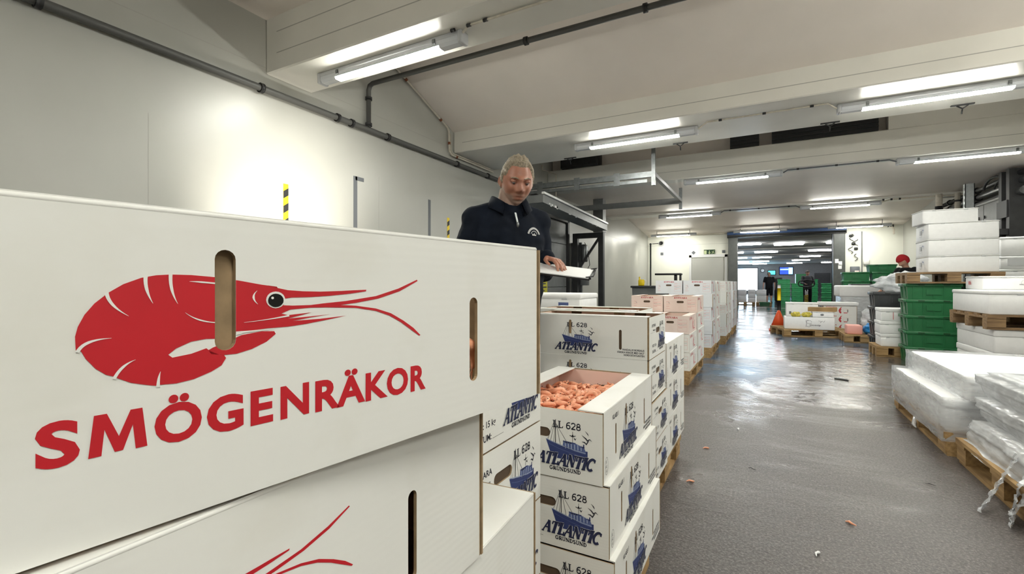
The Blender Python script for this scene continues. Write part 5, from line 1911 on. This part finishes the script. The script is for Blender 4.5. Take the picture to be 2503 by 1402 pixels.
# pallet truck with tiller in front of the far worker
t = thing('pallet_truck', 'black pallet truck with looped handle and yellow stripes', 'pallet truck', (1.72, 25.3, 0))
MB().rbox((-.3, -.3, 0), (.3, .1, .2), .03, 'black').obj('chassis', t)
MB().rbox((-.10, -.1, .2), (.06, .05, .55), .02, 'black').obj('mast', t)
for k in range(5):
    MB().bar((-.095, -.106, .24 + .07 * k), (.055, -.106, .29 + .07 * k), .004, .03, 'yellow').obj('stripe', t)
MB().tube([(0, 0, .5), (-.02, -.1, .95)], .03, 'black', 8).obj('tiller', t)
MB().tube([(-.02, -.1, .92), (-.30, -.1, .98), (-.34, -.1, 1.08), (-.30, -.1, 1.2), (0, -.1, 1.25), (.28, -.1, 1.2), (.30, -.1, 1.08), (.26, -.1, .98), (-.02, -.1, .92)], .028, 'black', 8).obj('handle_loop', t)
MB().rbox((-.07, -.08, .56), (.05, -.02, .80), .01, 'white_plastic', 1).obj('cover', t)

# floor litter
lit = (('orange shrimp shell scrap on the floor beside the boat cartons', -0.36, 2.74, 'shrimp'), ('pale orange scrap in the middle of the near floor', 0.35, 2.61, 'shrimp'),
       ('small white scrap at the bottom of the aisle', 0.19, 2.25, 'eps'), ('orange scrap by the second boat stack pallet', -0.34, 3.34, 'shrimp'), ('white fleck near the damp patch', -0.17, 3.89, 'eps'),
       ('thin grey rod lying on the wet floor', 0.78, 6.46, 'steel'), ('black tape shred on the near floor', -0.06, 3.10, 'black'), ('dark shred beside the milky film', 0.80, 3.32, 'black'))
for lb_, x, y, m in lit:
    mb = MB()
    if m == 'steel':
        mb.tube([(-.07, 0, .009), (.075, .012, .009)], .009, m, 8)
    else:
        mb.tube([(-.022, 0, .005), (-.005, .006, .008), (.012, -.003, .007), (.024, .004, .004)], [.002, .005, .006, .002] if m != 'black' else [.001, .002, .002, .001], m, 6)
    o = tag(mb.obj('floor_scrap' if m != 'steel' else 'metal_rod'), lb_, 'scrap' if m != 'steel' else 'rod')
    o.location = (x, y, 0)
    o.rotation_euler.z = (x * 7) % 3


# ================================================================== PEOPLE
def capsules(mb, bones, n=14):
    """tapered limbs as closed solids, fused afterwards into one skin"""
    for p0, r0, p1, r1 in bones:
        mb.tube([p0, p1], [r0, r1], 'skin_far', n)
        mb.ball(p0, r0, 'skin_far', n, 10)
        mb.ball(p1, r1, 'skin_far', n, 10)


def ell_ring(cx, cy, z, rx, ry, n=28, tilt=0., p=2.3):
    out = []
    for i in range(n):
        a = 2 * PI * i / n
        c_, s_ = math.cos(a), math.sin(a)
        x = rx * math.copysign(abs(c_) ** (2 / p), c_)
        y = ry * math.copysign(abs(s_) ** (2 / p), s_)
        out.append((cx + x, cy + y, z + tilt * y))
    return out


def fuse(mb, voxel, smooth, mtl, name):
    """one continuous closed surface out of overlapping solids"""
    o = mb.obj('tmp')
    m = o.modifiers.new('r', 'REMESH')
    m.mode = 'VOXEL'
    m.voxel_size = voxel
    m.use_smooth_shade = True
    if smooth:
        k = o.modifiers.new('s', 'SMOOTH')
        k.factor = .5
        k.iterations = smooth
    me = baked(o)
    me.name = name
    me.materials.clear()
    me.materials.append(M[mtl] if isinstance(mtl, str) else mtl)
    for f in me.polygons:
        f.material_index = 0
        f.use_smooth = True
    return me


def g(x, s):
    return math.exp(-(x / s) ** 2)


def head_point(d):
    """head surface in its own axes (face towards -y, centre of the skull at 0) for a direction d"""
    x, y, z = d.x * .076, d.y * .097, d.z * .122
    k = max(0., min(1., (-z - .005) / .10))
    x *= 1 - .26 * k * k                       # jaw narrows
    if y > 0:
        y *= 1 - .35 * max(0., min(1., (-z + .01) / .09))   # nape
    else:
        y -= .006 * k
    if z > .05:
        y *= 1.0
    f = max(0., -d.y)
    if f > 0:
        w = min(1., f * 2.2)
        y += w * (-.030 * g(x, .013) * g(z + .027, .017) - .017 * g(x, .010) * g(z + .002, .024))         # nose
        y += w * (-.010 * g(x - .017, .008) * g(z + .034, .008) - .010 * g(x + .017, .008) * g(z + .034, .008))   # nostril wings
        y += w * (-.012 * g(z - .027, .010) * g(x, .050))                                   # brow
        y += w * .013 * (g(abs(x) - .033, .016) * g(z - .010, .012))                        # eye hollows
        y += w * (-.007 * g(abs(x) - .045, .022) * g(z + .022, .022))                       # cheekbones
        y += w * (.006 * g(abs(x) - .030, .008) * g(z + .045, .020))                        # folds from nose
        y += w * (-.007 * g(x, .026) * (g(z + .064, .006) + 1.1 * g(z + .078, .007)))       # lips
        y += w * (.009 * g(x, .030) * g(z + .071 + .15 * abs(x) - .004, .0035))                                   # mouth line
        y += w * (.004 * g(x, .03) * g(z + .090, .006))
        y += w * (-.012 * g(x, .026) * g(z + .108, .015))                                   # chin
    return Vector((x, y, z))


def head_solid(mb, mtx, nu=96, nv=72):
    v, f = [], []
    for i in range(nv + 1):
        t_ = PI * i / nv
        for k in range(nu):
            p_ = 2 * PI * k / nu
            v.append(mtx @ head_point(Vector((math.sin(t_) * math.cos(p_), math.sin(t_) * math.sin(p_), math.cos(t_)))))
    for i in range(nv):
        for k in range(nu):
            a, b_ = i * nu + k, i * nu + (k + 1) % nu
            f.append((a, a + nu, b_ + nu, b_))
    mb.add(v, f, 'skin_far', True)
    for s_ in (-1, 1):       # ears
        mb.loft([[mtx @ Vector((s_ * (.066 + o_ + .010 * (q[0] > .01)), q[0] * 1.0 + .012, q[1] - .008)) for q in
                  [((.017 + .004 * math.sin(2 * PI * i / 14)) * math.cos(2 * PI * i / 14) * sc, .031 * math.sin(2 * PI * i / 14) * sc) for i in range(14)]] for o_, sc in ((0, .8), (.010, 1.0), (.016, .9))], 'skin_far')


def face_skin():
    m, N, L, b = new_mat('weathered_skin')
    at = N.new('ShaderNodeAttribute')
    at.attribute_name = 'stubble'
    tc = N.new('ShaderNodeTexCoord')
    n = N.new('ShaderNodeTexNoise')
    n.inputs['Scale'].default_value = 28
    n.inputs['Detail'].default_value = 5
    L.new(tc.outputs['Object'], n.inputs['Vector'])
    n2 = N.new('ShaderNodeTexNoise')
    n2.inputs['Scale'].default_value = 420
    L.new(tc.outputs['Object'], n2.inputs['Vector'])
    a = N.new('ShaderNodeMix')
    a.data_type = 'RGBA'
    a.inputs[6].default_value = (.34, .135, .085, 1)
    a.inputs[7].default_value = (.46, .215, .14, 1)
    L.new(n.outputs['Fac'], a.inputs[0])
    sp = N.new('ShaderNodeSeparateColor')
    L.new(at.outputs['Color'], sp.inputs[0])
    mm = N.new('ShaderNodeMath')
    mm.operation = 'MULTIPLY'
    L.new(sp.outputs[0], mm.inputs[0])
    r = N.new('ShaderNodeMapRange')
    r.inputs['From Min'].default_value = .3
    r.inputs['From Max'].default_value = .7
    r.inputs['To Min'].default_value = .35
    r.inputs['To Max'].default_value = .85
    L.new(n2.outputs['Fac'], r.inputs['Value'])
    L.new(r.outputs[0], mm.inputs[1])
    c_ = N.new('ShaderNodeMix')
    c_.data_type = 'RGBA'
    c_.inputs[7].default_value = (.36, .31, .26, 1)
    L.new(mm.outputs[0], c_.inputs[0])
    L.new(a.outputs[2], c_.inputs[6])
    e = N.new('ShaderNodeMix')
    e.data_type = 'RGBA'
    e.inputs[7].default_value = (.25, .085, .065, 1)
    L.new(sp.outputs[1], e.inputs[0])
    L.new(c_.outputs[2], e.inputs[6])
    L.new(e.outputs[2], b.inputs['Base Color'])
    b.inputs['Roughness'].default_value = .45
    b.inputs['Subsurface Weight'].default_value = .08
    b.inputs['Subsurface Radius'].default_value = (.012, .005, .003)
    return m


M['face'] = face_skin()


def hand(mb, wrist, fwd, side, palm_n, thumb_side, curl=.5, scale=1.0):
    """palm, four unequal fingers and a thumb: fwd along the fingers, side across the palm towards the little finger, palm_n out of the palm"""
    W_ = Vector(wrist)
    f, s_, n_ = Vector(fwd).normalized(), Vector(side).normalized(), Vector(palm_n).normalized()
    k = scale
    bones = []
    for i, off in enumerate((-.028, -.010, .009, .027)):
        base = W_ + f * (.088 - .006 * abs(i - 1.2)) * k + s_ * off * k
        bones.append((W_ + s_ * off * .6 * k + f * .012 * k, .0135 * k, base, .0115 * k))
        ln = (.040, .046, .043, .033)[i] * k
        d_ = f.copy()
        p_ = base
        for j, r_ in enumerate((.0092, .0085, .0075)):
            ang = curl * (.55, .75, .6)[j]
            d_ = (d_ * math.cos(ang) + n_ * math.sin(ang)).normalized()
            q = p_ + d_ * ln * (1, .66, .5)[j] + s_ * (off * .10 * k)
            bones.append((p_, r_ * 1.06 * k, q, r_ * k))
            p_ = q
    tb = W_ + f * .022 * k - s_ * .024 * k
    t1 = tb + (f * .55 - s_ * .75 + n_ * .25).normalized() * .042 * k
    t2 = t1 + (f * .85 - s_ * .35 + n_ * .35).normalized() * .034 * k
    t3 = t2 + (f * .95 - s_ * .05 + n_ * .35).normalized() * .026 * k
    bones += [(W_ + f * .02 * k, .0135 * k, tb, .0145 * k), (tb, .0145 * k, t1, .012 * k), (t1, .011 * k, t2, .0098 * k), (t2, .0098 * k, t3, .008 * k)]
    capsules(mb, bones, 10)


def near_man():
    th = R(46)
    t = thing('person', 'grey-haired man in navy fleece looking down, holding a clipboard behind the near cartons', 'person', (-1.16, 2.085, 0), th)
    # ---- body in the man's own axes: facing -y, his left is +x
    hc = Vector((.020, -.110, 1.598))
    hm = Matrix.Translation(hc) @ Matrix.Rotation(R(-6), 4, 'Z') @ Matrix.Rotation(R(20), 4, 'X') @ Matrix.Rotation(R(2), 4, 'Y') @ Matrix.Diagonal((1.0, .97, .92, 1))
    wrist_l = Vector((.160, -.165, 1.224))
    elbow_l, sh_l = Vector((.215, .030, 1.165)), Vector((.172, -.01, 1.425))
    wrist_r = Vector((-.14, -.26, 1.06))
    elbow_r, sh_r = Vector((-.245, -.005, 1.14)), Vector((-.175, -.01, 1.425))
    mb = MB()
    head_solid(mb, hm)
    capsules(mb, [((0, -.03, 1.42), .062, (.004, -.065, 1.545), .060), ((0, -.005, 1.40), .07, (0, -.04, 1.5), .062)], 18)
    mb.loft([ell_ring(0, .0, z, rx, ry) for z, rx, ry in ((.86, .15, .10), (1.0, .155, .105), (1.15, .16, .11), (1.3, .17, .105), (1.40, .165, .085), (1.46, .08, .06))], 'skin_far')
    capsules(mb, [(sh_l + Vector((-.02, 0, -.02)), .046, elbow_l, .040), (elbow_l, .038, wrist_l, .027), (sh_r + Vector((.02, 0, -.02)), .046, elbow_r, .040), (elbow_r, .038, wrist_r, .027),
                  ((.075, .0, .90), .085, (.08, -.01, .50), .058), ((.08, -.01, .50), .055, (.07, .02, .10), .036), ((-.075, .0, .90), .085, (-.08, -.01, .50), .058), ((-.08, -.01, .50), .055, (-.07, .02, .10), .036)])
    # left hand lies over the clipboard edge, right hand carries it from below
    hand(mb, wrist_l, (.30, -.92, -.22), (.94, .30, -.1), (.05, -.2, -1), -1, 1.0, .84)
    hand(mb, wrist_r, (.75, -.55, .25), (-.3, -.9, -.2), (.1, .1, 1), 1, .25)
    me = fuse(mb, .0042, 2, M['face'], 'body')
    ca = me.color_attributes.new('stubble', 'FLOAT_COLOR', 'POINT')
    inv = hm.inverted()
    for i, v in enumerate(me.vertices):
        p_ = inv @ v.co
        s_ = l_ = 0.
        if abs(p_.x) < .1 and -.15 < p_.z < .03 and p_.y < .045:
            jaw = max(0., min(1., (-.048 - p_.z) / .018)) if p_.y < -.03 else max(0., min(1., (-.022 - p_.z) / .02))
            mouth = g(p_.x, .024) * (g(p_.z + .064, .007) + g(p_.z + .078, .007)) if p_.y < -.07 else 0
            s_ = jaw * (1 - min(1, mouth * 1.2))
            if p_.y < -.07:
                l_ = .5 * min(1, mouth) + .75 * g(abs(p_.x) - .033, .018) * g(p_.z - .008, .012) + .25 * g(p_.x, .014) * g(p_.z + .03, .014)
                s_ = max(s_, .9 * g(p_.x, .028) * g(p_.z + .054, .005))
        ca.data[i].color = (min(1, s_), min(1, l_), 0, 1)
    put('body', me, t)
    # hair: short crop over the crown and sides, ragged edge
    hb = MB()
    nu, nv = 110, 60
    grid = {}
    for i in range(nv + 1):
        t_ = PI * .62 * i / nv
        for k in range(nu):
            p_ = 2 * PI * k / nu
            d_ = Vector((math.sin(t_) * math.cos(p_), math.sin(t_) * math.sin(p_), math.cos(t_)))
            hp = head_point(d_)
            line = .084 - .012 * abs(noise.noise(Vector((hp.x * 70, 1, 2)))) if hp.y < -.045 else (-.075 if hp.y > .02 else (-.012 if hp.y > -.02 else .03))
            if hp.y < -.045:
                line -= .030 * max(0, abs(hp.x) - .045) / .02
            over = (.0075 + .010 * max(0, hp.z / .12) ** 2) * max(0., min(1., (hp.z - line) / .014))
            n_ = hp.normalized()
            tuft = 1 + .42 * noise.noise(hp * 75) + .25 * noise.noise(hp * 170)
            grid[(i, k)] = (hm @ (hp + n_ * (over * tuft - (.004 if over < .0006 else 0))))
    hv = [grid[(i, k)] for i in range(nv + 1) for k in range(nu)]
    hf = []
    for i in range(nv):
        for k in range(nu):
            a, b_ = i * nu + k, i * nu + (k + 1) % nu
            hf.append((a, a + nu, b_ + nu, b_))
    hb.add(hv, hf, 'hair_grey', True)
    hb.obj('hair', t)
    eb = MB()
    for s_ in (-1, 1):   # brows
        eb.tube([hm @ (Vector((s_ * x, y, z))) for x, y, z in ((.015, -.1035, .028), (.03, -.1015, .033), (.048, -.088, .029))], [.0028, .0036, .0018], 'hair_grey', 6)
    eb.obj('eyebrow', t)
    for s_ in (-1, 1):
        e = MB()
        e.ball(tuple(hm @ Vector((s_ * .032, -.0835, .009))), .0105, 'eye', 14, 10)
        e.ball(tuple(hm @ Vector((s_ * .032, -.0900, .002))), .0046, 'iris', 10, 8)
        e.obj('eye', t)
        l_ = MB()
        l_.ball((0, 0, 0), 1, 'face', 14, 10, mtx=hm @ Matrix.Translation((s_ * .032, -.0825, .0150)) @ Matrix.Diagonal((.0155, .0130, .0105, 1)))
        l_.obj('eyelid', t)
    # fleece
    mb = MB()
    sec = [(.83, .185, .150, .01), (.95, .19, .150, .0), (1.08, .208, .152, -.01), (1.20, .208, .148, -.012), (1.32, .212, .138, -.01), (1.40, .190, .118, -.012), (1.452, .140, .098, -.02), (1.485, .100, .080, -.030), (1.505, .084, .070, -.032)]
    mb.loft([ell_ring(0, cy, z, rx * .90, ry * .97, 36) for z, rx, ry, cy in sec], 'cloth_navy')
    capsules(mb, [(sh_l + Vector((-.02, 0, -.018)), .074, elbow_l, .062), (elbow_l, .060, wrist_l + (elbow_l - wrist_l).normalized() * .012, .042),
                  (sh_r + Vector((.02, 0, -.018)), .074, elbow_r, .064), (elbow_r, .060, wrist_r + (elbow_r - wrist_r).normalized() * .012, .044),
                  ((.09, -.015, 1.452), .055, (.17, -.01, 1.415), .068), ((-.09, -.015, 1.452), .055, (-.17, -.01, 1.415), .068)], 18)
    me = fuse(mb, .0085, 4, 'cloth_navy', 'fleece')
    for v in me.vertices:      # soft folds
        c_ = v.co
        q = .010 * noise.noise(Vector((c_.x * 7, c_.y * 7, c_.z * 13))) + .005 * noise.noise(c_ * 26)
        v.co = c_ + v.normal * q * (.35 if c_.z > 1.44 else 1)
    jk = put('fleece', me, t)
    # collar, zip and chest emblem
    cb = MB()
    rg = []
    for z, rx, ry, cy in ((1.468, .098, .086, -.040), (1.522, .082, .074, -.034), (1.528, .087, .080, -.036), (1.470, .112, .103, -.045)):
        ring = []
        for i in range(33):
            a = R(-62) + R(304) * i / 32
            a2 = a
            fr = max(0., -math.cos(a2 - PI / 2 + PI) if False else math.sin(-a2 + PI / 2) if False else 0)
            # opening towards -y: sweep from front-left round the back to front-right
            ang = R(-58) + R(296) * i / 32
            x, y = rx * math.cos(ang), ry * math.sin(ang)
            drop = .055 * max(0., -y / ry) ** 2
            ring.append((x, cy + y - .012 * max(0., -y / ry), z - drop))
        rg.append(ring)
    V_ = [p_ for r_ in rg for p_ in r_]
    F_ = []
    for i in range(3):
        for k in range(32):
            a = i * 33 + k
            F_.append((a, a + 1, a + 34, a + 33))
    cb.add(V_, F_, 'cloth_navy', True)
    o = cb.obj('collar', t)
    s_ = o.modifiers.new('s', 'SOLIDIFY')
    s_.thickness = .006
    o2 = MB()
    o2.bar((.0, -.146, 1.440), (.006, -.166, 1.385), .010, .004, 'steel').ball((.006, -.168, 1.380), (.007, .004, .014), 'steel', 8, 6)
    o2.obj('zip_pull', t)

    def chest(u, v, w):
        x = .105 + u
        z = 1.335 + v
        # follow the chest surface
        hit, loc, nrm, _ = jk.ray_cast(Vector((x, -.6, z)), Vector((0, 1, 0)))
        return (x, (loc.y if hit else -.14) - .0022 - w, z)
    p = Print()
    p.line(arc(0, 0, .034, .036, 12, 168, 14), .010, 'cloth_white')
    p.line(arc(0, 0, .020, .022, 20, 160, 10), .003, 'cloth_white')
    p.poly([(-.013, .0), (-.010, .010), (-.003, .004), (.002, .014), (.006, .004), (.013, .006), (.012, -.001)], 'cloth_white')
    mb = MB()
    bpy.context.view_layer.update()
    p.to(mb, chest, .0005)
    mb.obj('chest_emblem', t)
    mb = MB()
    capsules(mb, [((.08, .0, .92), .10, (.08, -.01, .50), .078), ((.08, -.01, .50), .076, (.07, .02, .08), .062), ((-.08, .0, .92), .10, (-.08, -.01, .50), .078), ((-.08, -.01, .50), .076, (-.07, .02, .08), .062), ((-.06, 0, .92), .11, (.06, 0, .92), .11)], 14)
    put('trousers', fuse(mb, .012, 3, 'cloth_black', 'trousers'), t)
    for s_ in (-1, 1):
        MB().rbox((s_ * .07 - .045, -.15, 0), (s_ * .07 + .045, .08, .10), .03, 'boot', 3).obj('boot', t)
    return t


near_man()
# clipboard: board, paper and wire clip; held at a tilt towards the man
t = thing('clipboard', 'black clipboard with white papers held out by the man', 'clipboard')
FL, FR, NR, NL = Vector((-.985, 2.075, 1.196)), Vector((-.735, 2.217, 1.160)), Vector((-.690, 2.005, 1.112)), Vector((-.935, 1.905, 1.146))


def sheet(mb, c, lift, th_, m, inset=0.):
    n_ = (c[1] - c[0]).cross(c[3] - c[0]).normalized()
    if n_.z < 0:
        n_ = -n_
    mid = sum(c, Vector()) / 4
    q = [p_ + (mid - p_) * inset + n_ * lift for p_ in c]
    v = q + [p_ + n_ * th_ for p_ in q]
    mb.add(v, [(0, 1, 2, 3), (7, 6, 5, 4), (0, 4, 5, 1), (1, 5, 6, 2), (2, 6, 7, 3), (3, 7, 4, 0)], m)
    return n_


mb = MB()
n_ = sheet(mb, [FL, FR, NR, NL], 0, .006, 'black')
mb.obj('board', t)
for k in range(3):
    mb = MB()
    sheet(mb, [FL, FR, NR, NL], .0062 + .0012 * k, .001, 'paper', .05 + .012 * k)
    mb.obj('paper_sheet', t)
mb = MB()
a, b_ = FR.lerp(NR, .06), FR.lerp(NR, .94)
ex = (FR - FL).normalized()
mb.tube([a - ex * .02 + n_ * .010, a + ex * .012 + n_ * .018, b_ + ex * .012 + n_ * .018, b_ - ex * .02 + n_ * .010], .0035, 'steel_dark', 6)
mb.tube([a + n_ * .006, b_ + n_ * .006], .006, 'steel_dark', 6)
mb.obj('wire_clip', t)


def far_person(label, loc, rz, top, legs, pose='stand', hair='hair_dark', cap=None, scale=1.0, shorts=False, skirt=None):
    t = thing('person', label, 'person', loc, rz)
    t.scale = (scale,) * 3
    lean = Vector((0, -.30, -.10)) if pose == 'lean' else Vector((0, 0, 0))
    hc = Vector((0, -.02, 1.63)) + lean * 1.15
    neck = Vector((0, 0, 1.46)) + lean
    sl, sr = Vector((.19, 0, 1.42)) + lean, Vector((-.19, 0, 1.42)) + lean
    if pose == 'hold':
        el, er, wl_, wr = Vector((.26, -.05, 1.14)), Vector((-.26, -.05, 1.14)), Vector((.20, -.30, 1.10)), Vector((-.20, -.30, 1.10))
    elif pose == 'lean':
        el, er, wl_, wr = sl + Vector((.08, -.10, -.24)), sr + Vector((-.08, -.10, -.24)), sl + Vector((.02, -.32, -.38)), sr + Vector((-.02, -.32, -.38))
    else:
        el, er, wl_, wr = Vector((.27, .02, 1.14)), Vector((-.27, .02, 1.14)), Vector((.29, -.05, .90)), Vector((-.29, -.05, .90))
    hm = Matrix.Translation(hc) @ Matrix.Rotation(R(38 if pose == 'lean' else 8), 4, 'X')
    mb = MB()
    head_solid(mb, hm, 40, 30)
    legs_b = [((.09, 0, .90), .085, (.10, -.01, .50), .06), ((.10, -.01, .50), .058, (.11, .02, .09), .04), ((-.09, 0, .90), .085, (-.10, -.01, .50), .06), ((-.10, -.01, .50), .058, (-.11, .02, .09), .04)]
    capsules(mb, [(neck, .055, hc + Vector((0, .02, -.06)), .052), (sl, .048, el, .038), (el, .038, wl_, .026), (sr, .048, er, .038), (er, .038, wr, .026)] + legs_b, 10)
    mb.loft([ell_ring(0, lean.y * max(0, (z - .9) / .55), z + lean.z * max(0, (z - .9) / .55), rx, ry, 20) for z, rx, ry in ((.86, .14, .095), (1.1, .14, .10), (1.3, .165, .10), (1.42, .15, .08), (1.47, .07, .06))], 'skin_far')
    for w_, e_, sx in ((wl_, el, 1), (wr, er, -1)):
        hand(mb, w_, (w_ - e_), (0.1 * sx, -1, .1), (-sx, 0, 0), 1, .35)
    put('body', fuse(mb, .011, 1, 'skin_far', 'body'), t)
    mb = MB()
    mb.loft([ell_ring(0, lean.y * max(0, (z - .9) / .55), z + lean.z * max(0, (z - .9) / .55), rx, ry, 22) for z, rx, ry in ((.84, .185, .13), (1.05, .185, .135), (1.3, .20, .13), (1.42, .17, .10), (1.49, .08, .07))], top)
    u = .45 if shorts else .97
    capsules(mb, [(sl, .075, el, .058), (el, .056, el.lerp(wl_, u), .045), (sr, .075, er, .058), (er, .056, er.lerp(wr, u), .045)] if not shorts else
             [(sl, .075, sl.lerp(el, .7), .065), (sr, .075, sr.lerp(er, .7), .065)], 10)
    put('jacket', fuse(mb, .016, 2, top, 'jacket'), t)
    mb = MB()
    k_ = [((.09, 0, .92), .105, (.10, -.01, .50), .085), ((-.09, 0, .92), .105, (-.10, -.01, .50), .085), ((-.05, 0, .93), .11, (.05, 0, .93), .11)]
    if not shorts:
        k_ += [((.10, -.01, .50), .082, (.11, .02, .08), .068), ((-.10, -.01, .50), .082, (-.11, .02, .08), .068)]
    capsules(mb, k_, 10)
    put('trousers', fuse(mb, .018, 2, legs, 'trousers'), t)
    for s_ in (-1, 1):
        MB().rbox((s_ * .11 - .05, -.17, 0), (s_ * .11 + .05, .09, .11), .03, 'boot', 2).obj('boot', t)
    hb = MB()
    nu, nv = 28, 14
    lim = .60 if cap else .52
    V_ = []
    for i in range(nv + 1):
        t_ = PI * lim * i / nv
        for k in range(nu):
            p_ = 2 * PI * k / nu
            hp = head_point(Vector((math.sin(t_) * math.cos(p_), math.sin(t_) * math.sin(p_), math.cos(t_))))
            low = hp.z < (.03 if hp.y < -.02 else -.06)
            V_.append(hm @ (hp + hp.normalized() * (-.01 if low else .022 if cap else .014)))
    F_ = []
    for i in range(nv):
        for k in range(nu):
            a, b2 = i * nu + k, i * nu + (k + 1) % nu
            F_.append((a, a + nu, b2 + nu, b2))
    hb.add(V_, F_, cap or hair, True)
    hb.obj('knit_cap' if cap else 'hair', t)
    return t


far_person('worker in black with a red knit cap bending behind the foam boxes', (2.86, 12.50, 0), R(-62), 'cloth_black', 'cloth_black', 'lean', cap='knit_red', scale=1.03)
far_person('man in black shirt and shorts standing in the hall by the foam boxes', (.24, 29.2, 0), R(-8), 'cloth_black', 'cloth_black', 'stand', hair='hair_grey', shorts=True, scale=.98)
far_person('worker in grey and white jacket steering the pallet truck in the hall', (1.80, 26.05, 0), R(12), 'cloth_grey', 'cloth_black', 'hold', hair='hair_dark', scale=.98)
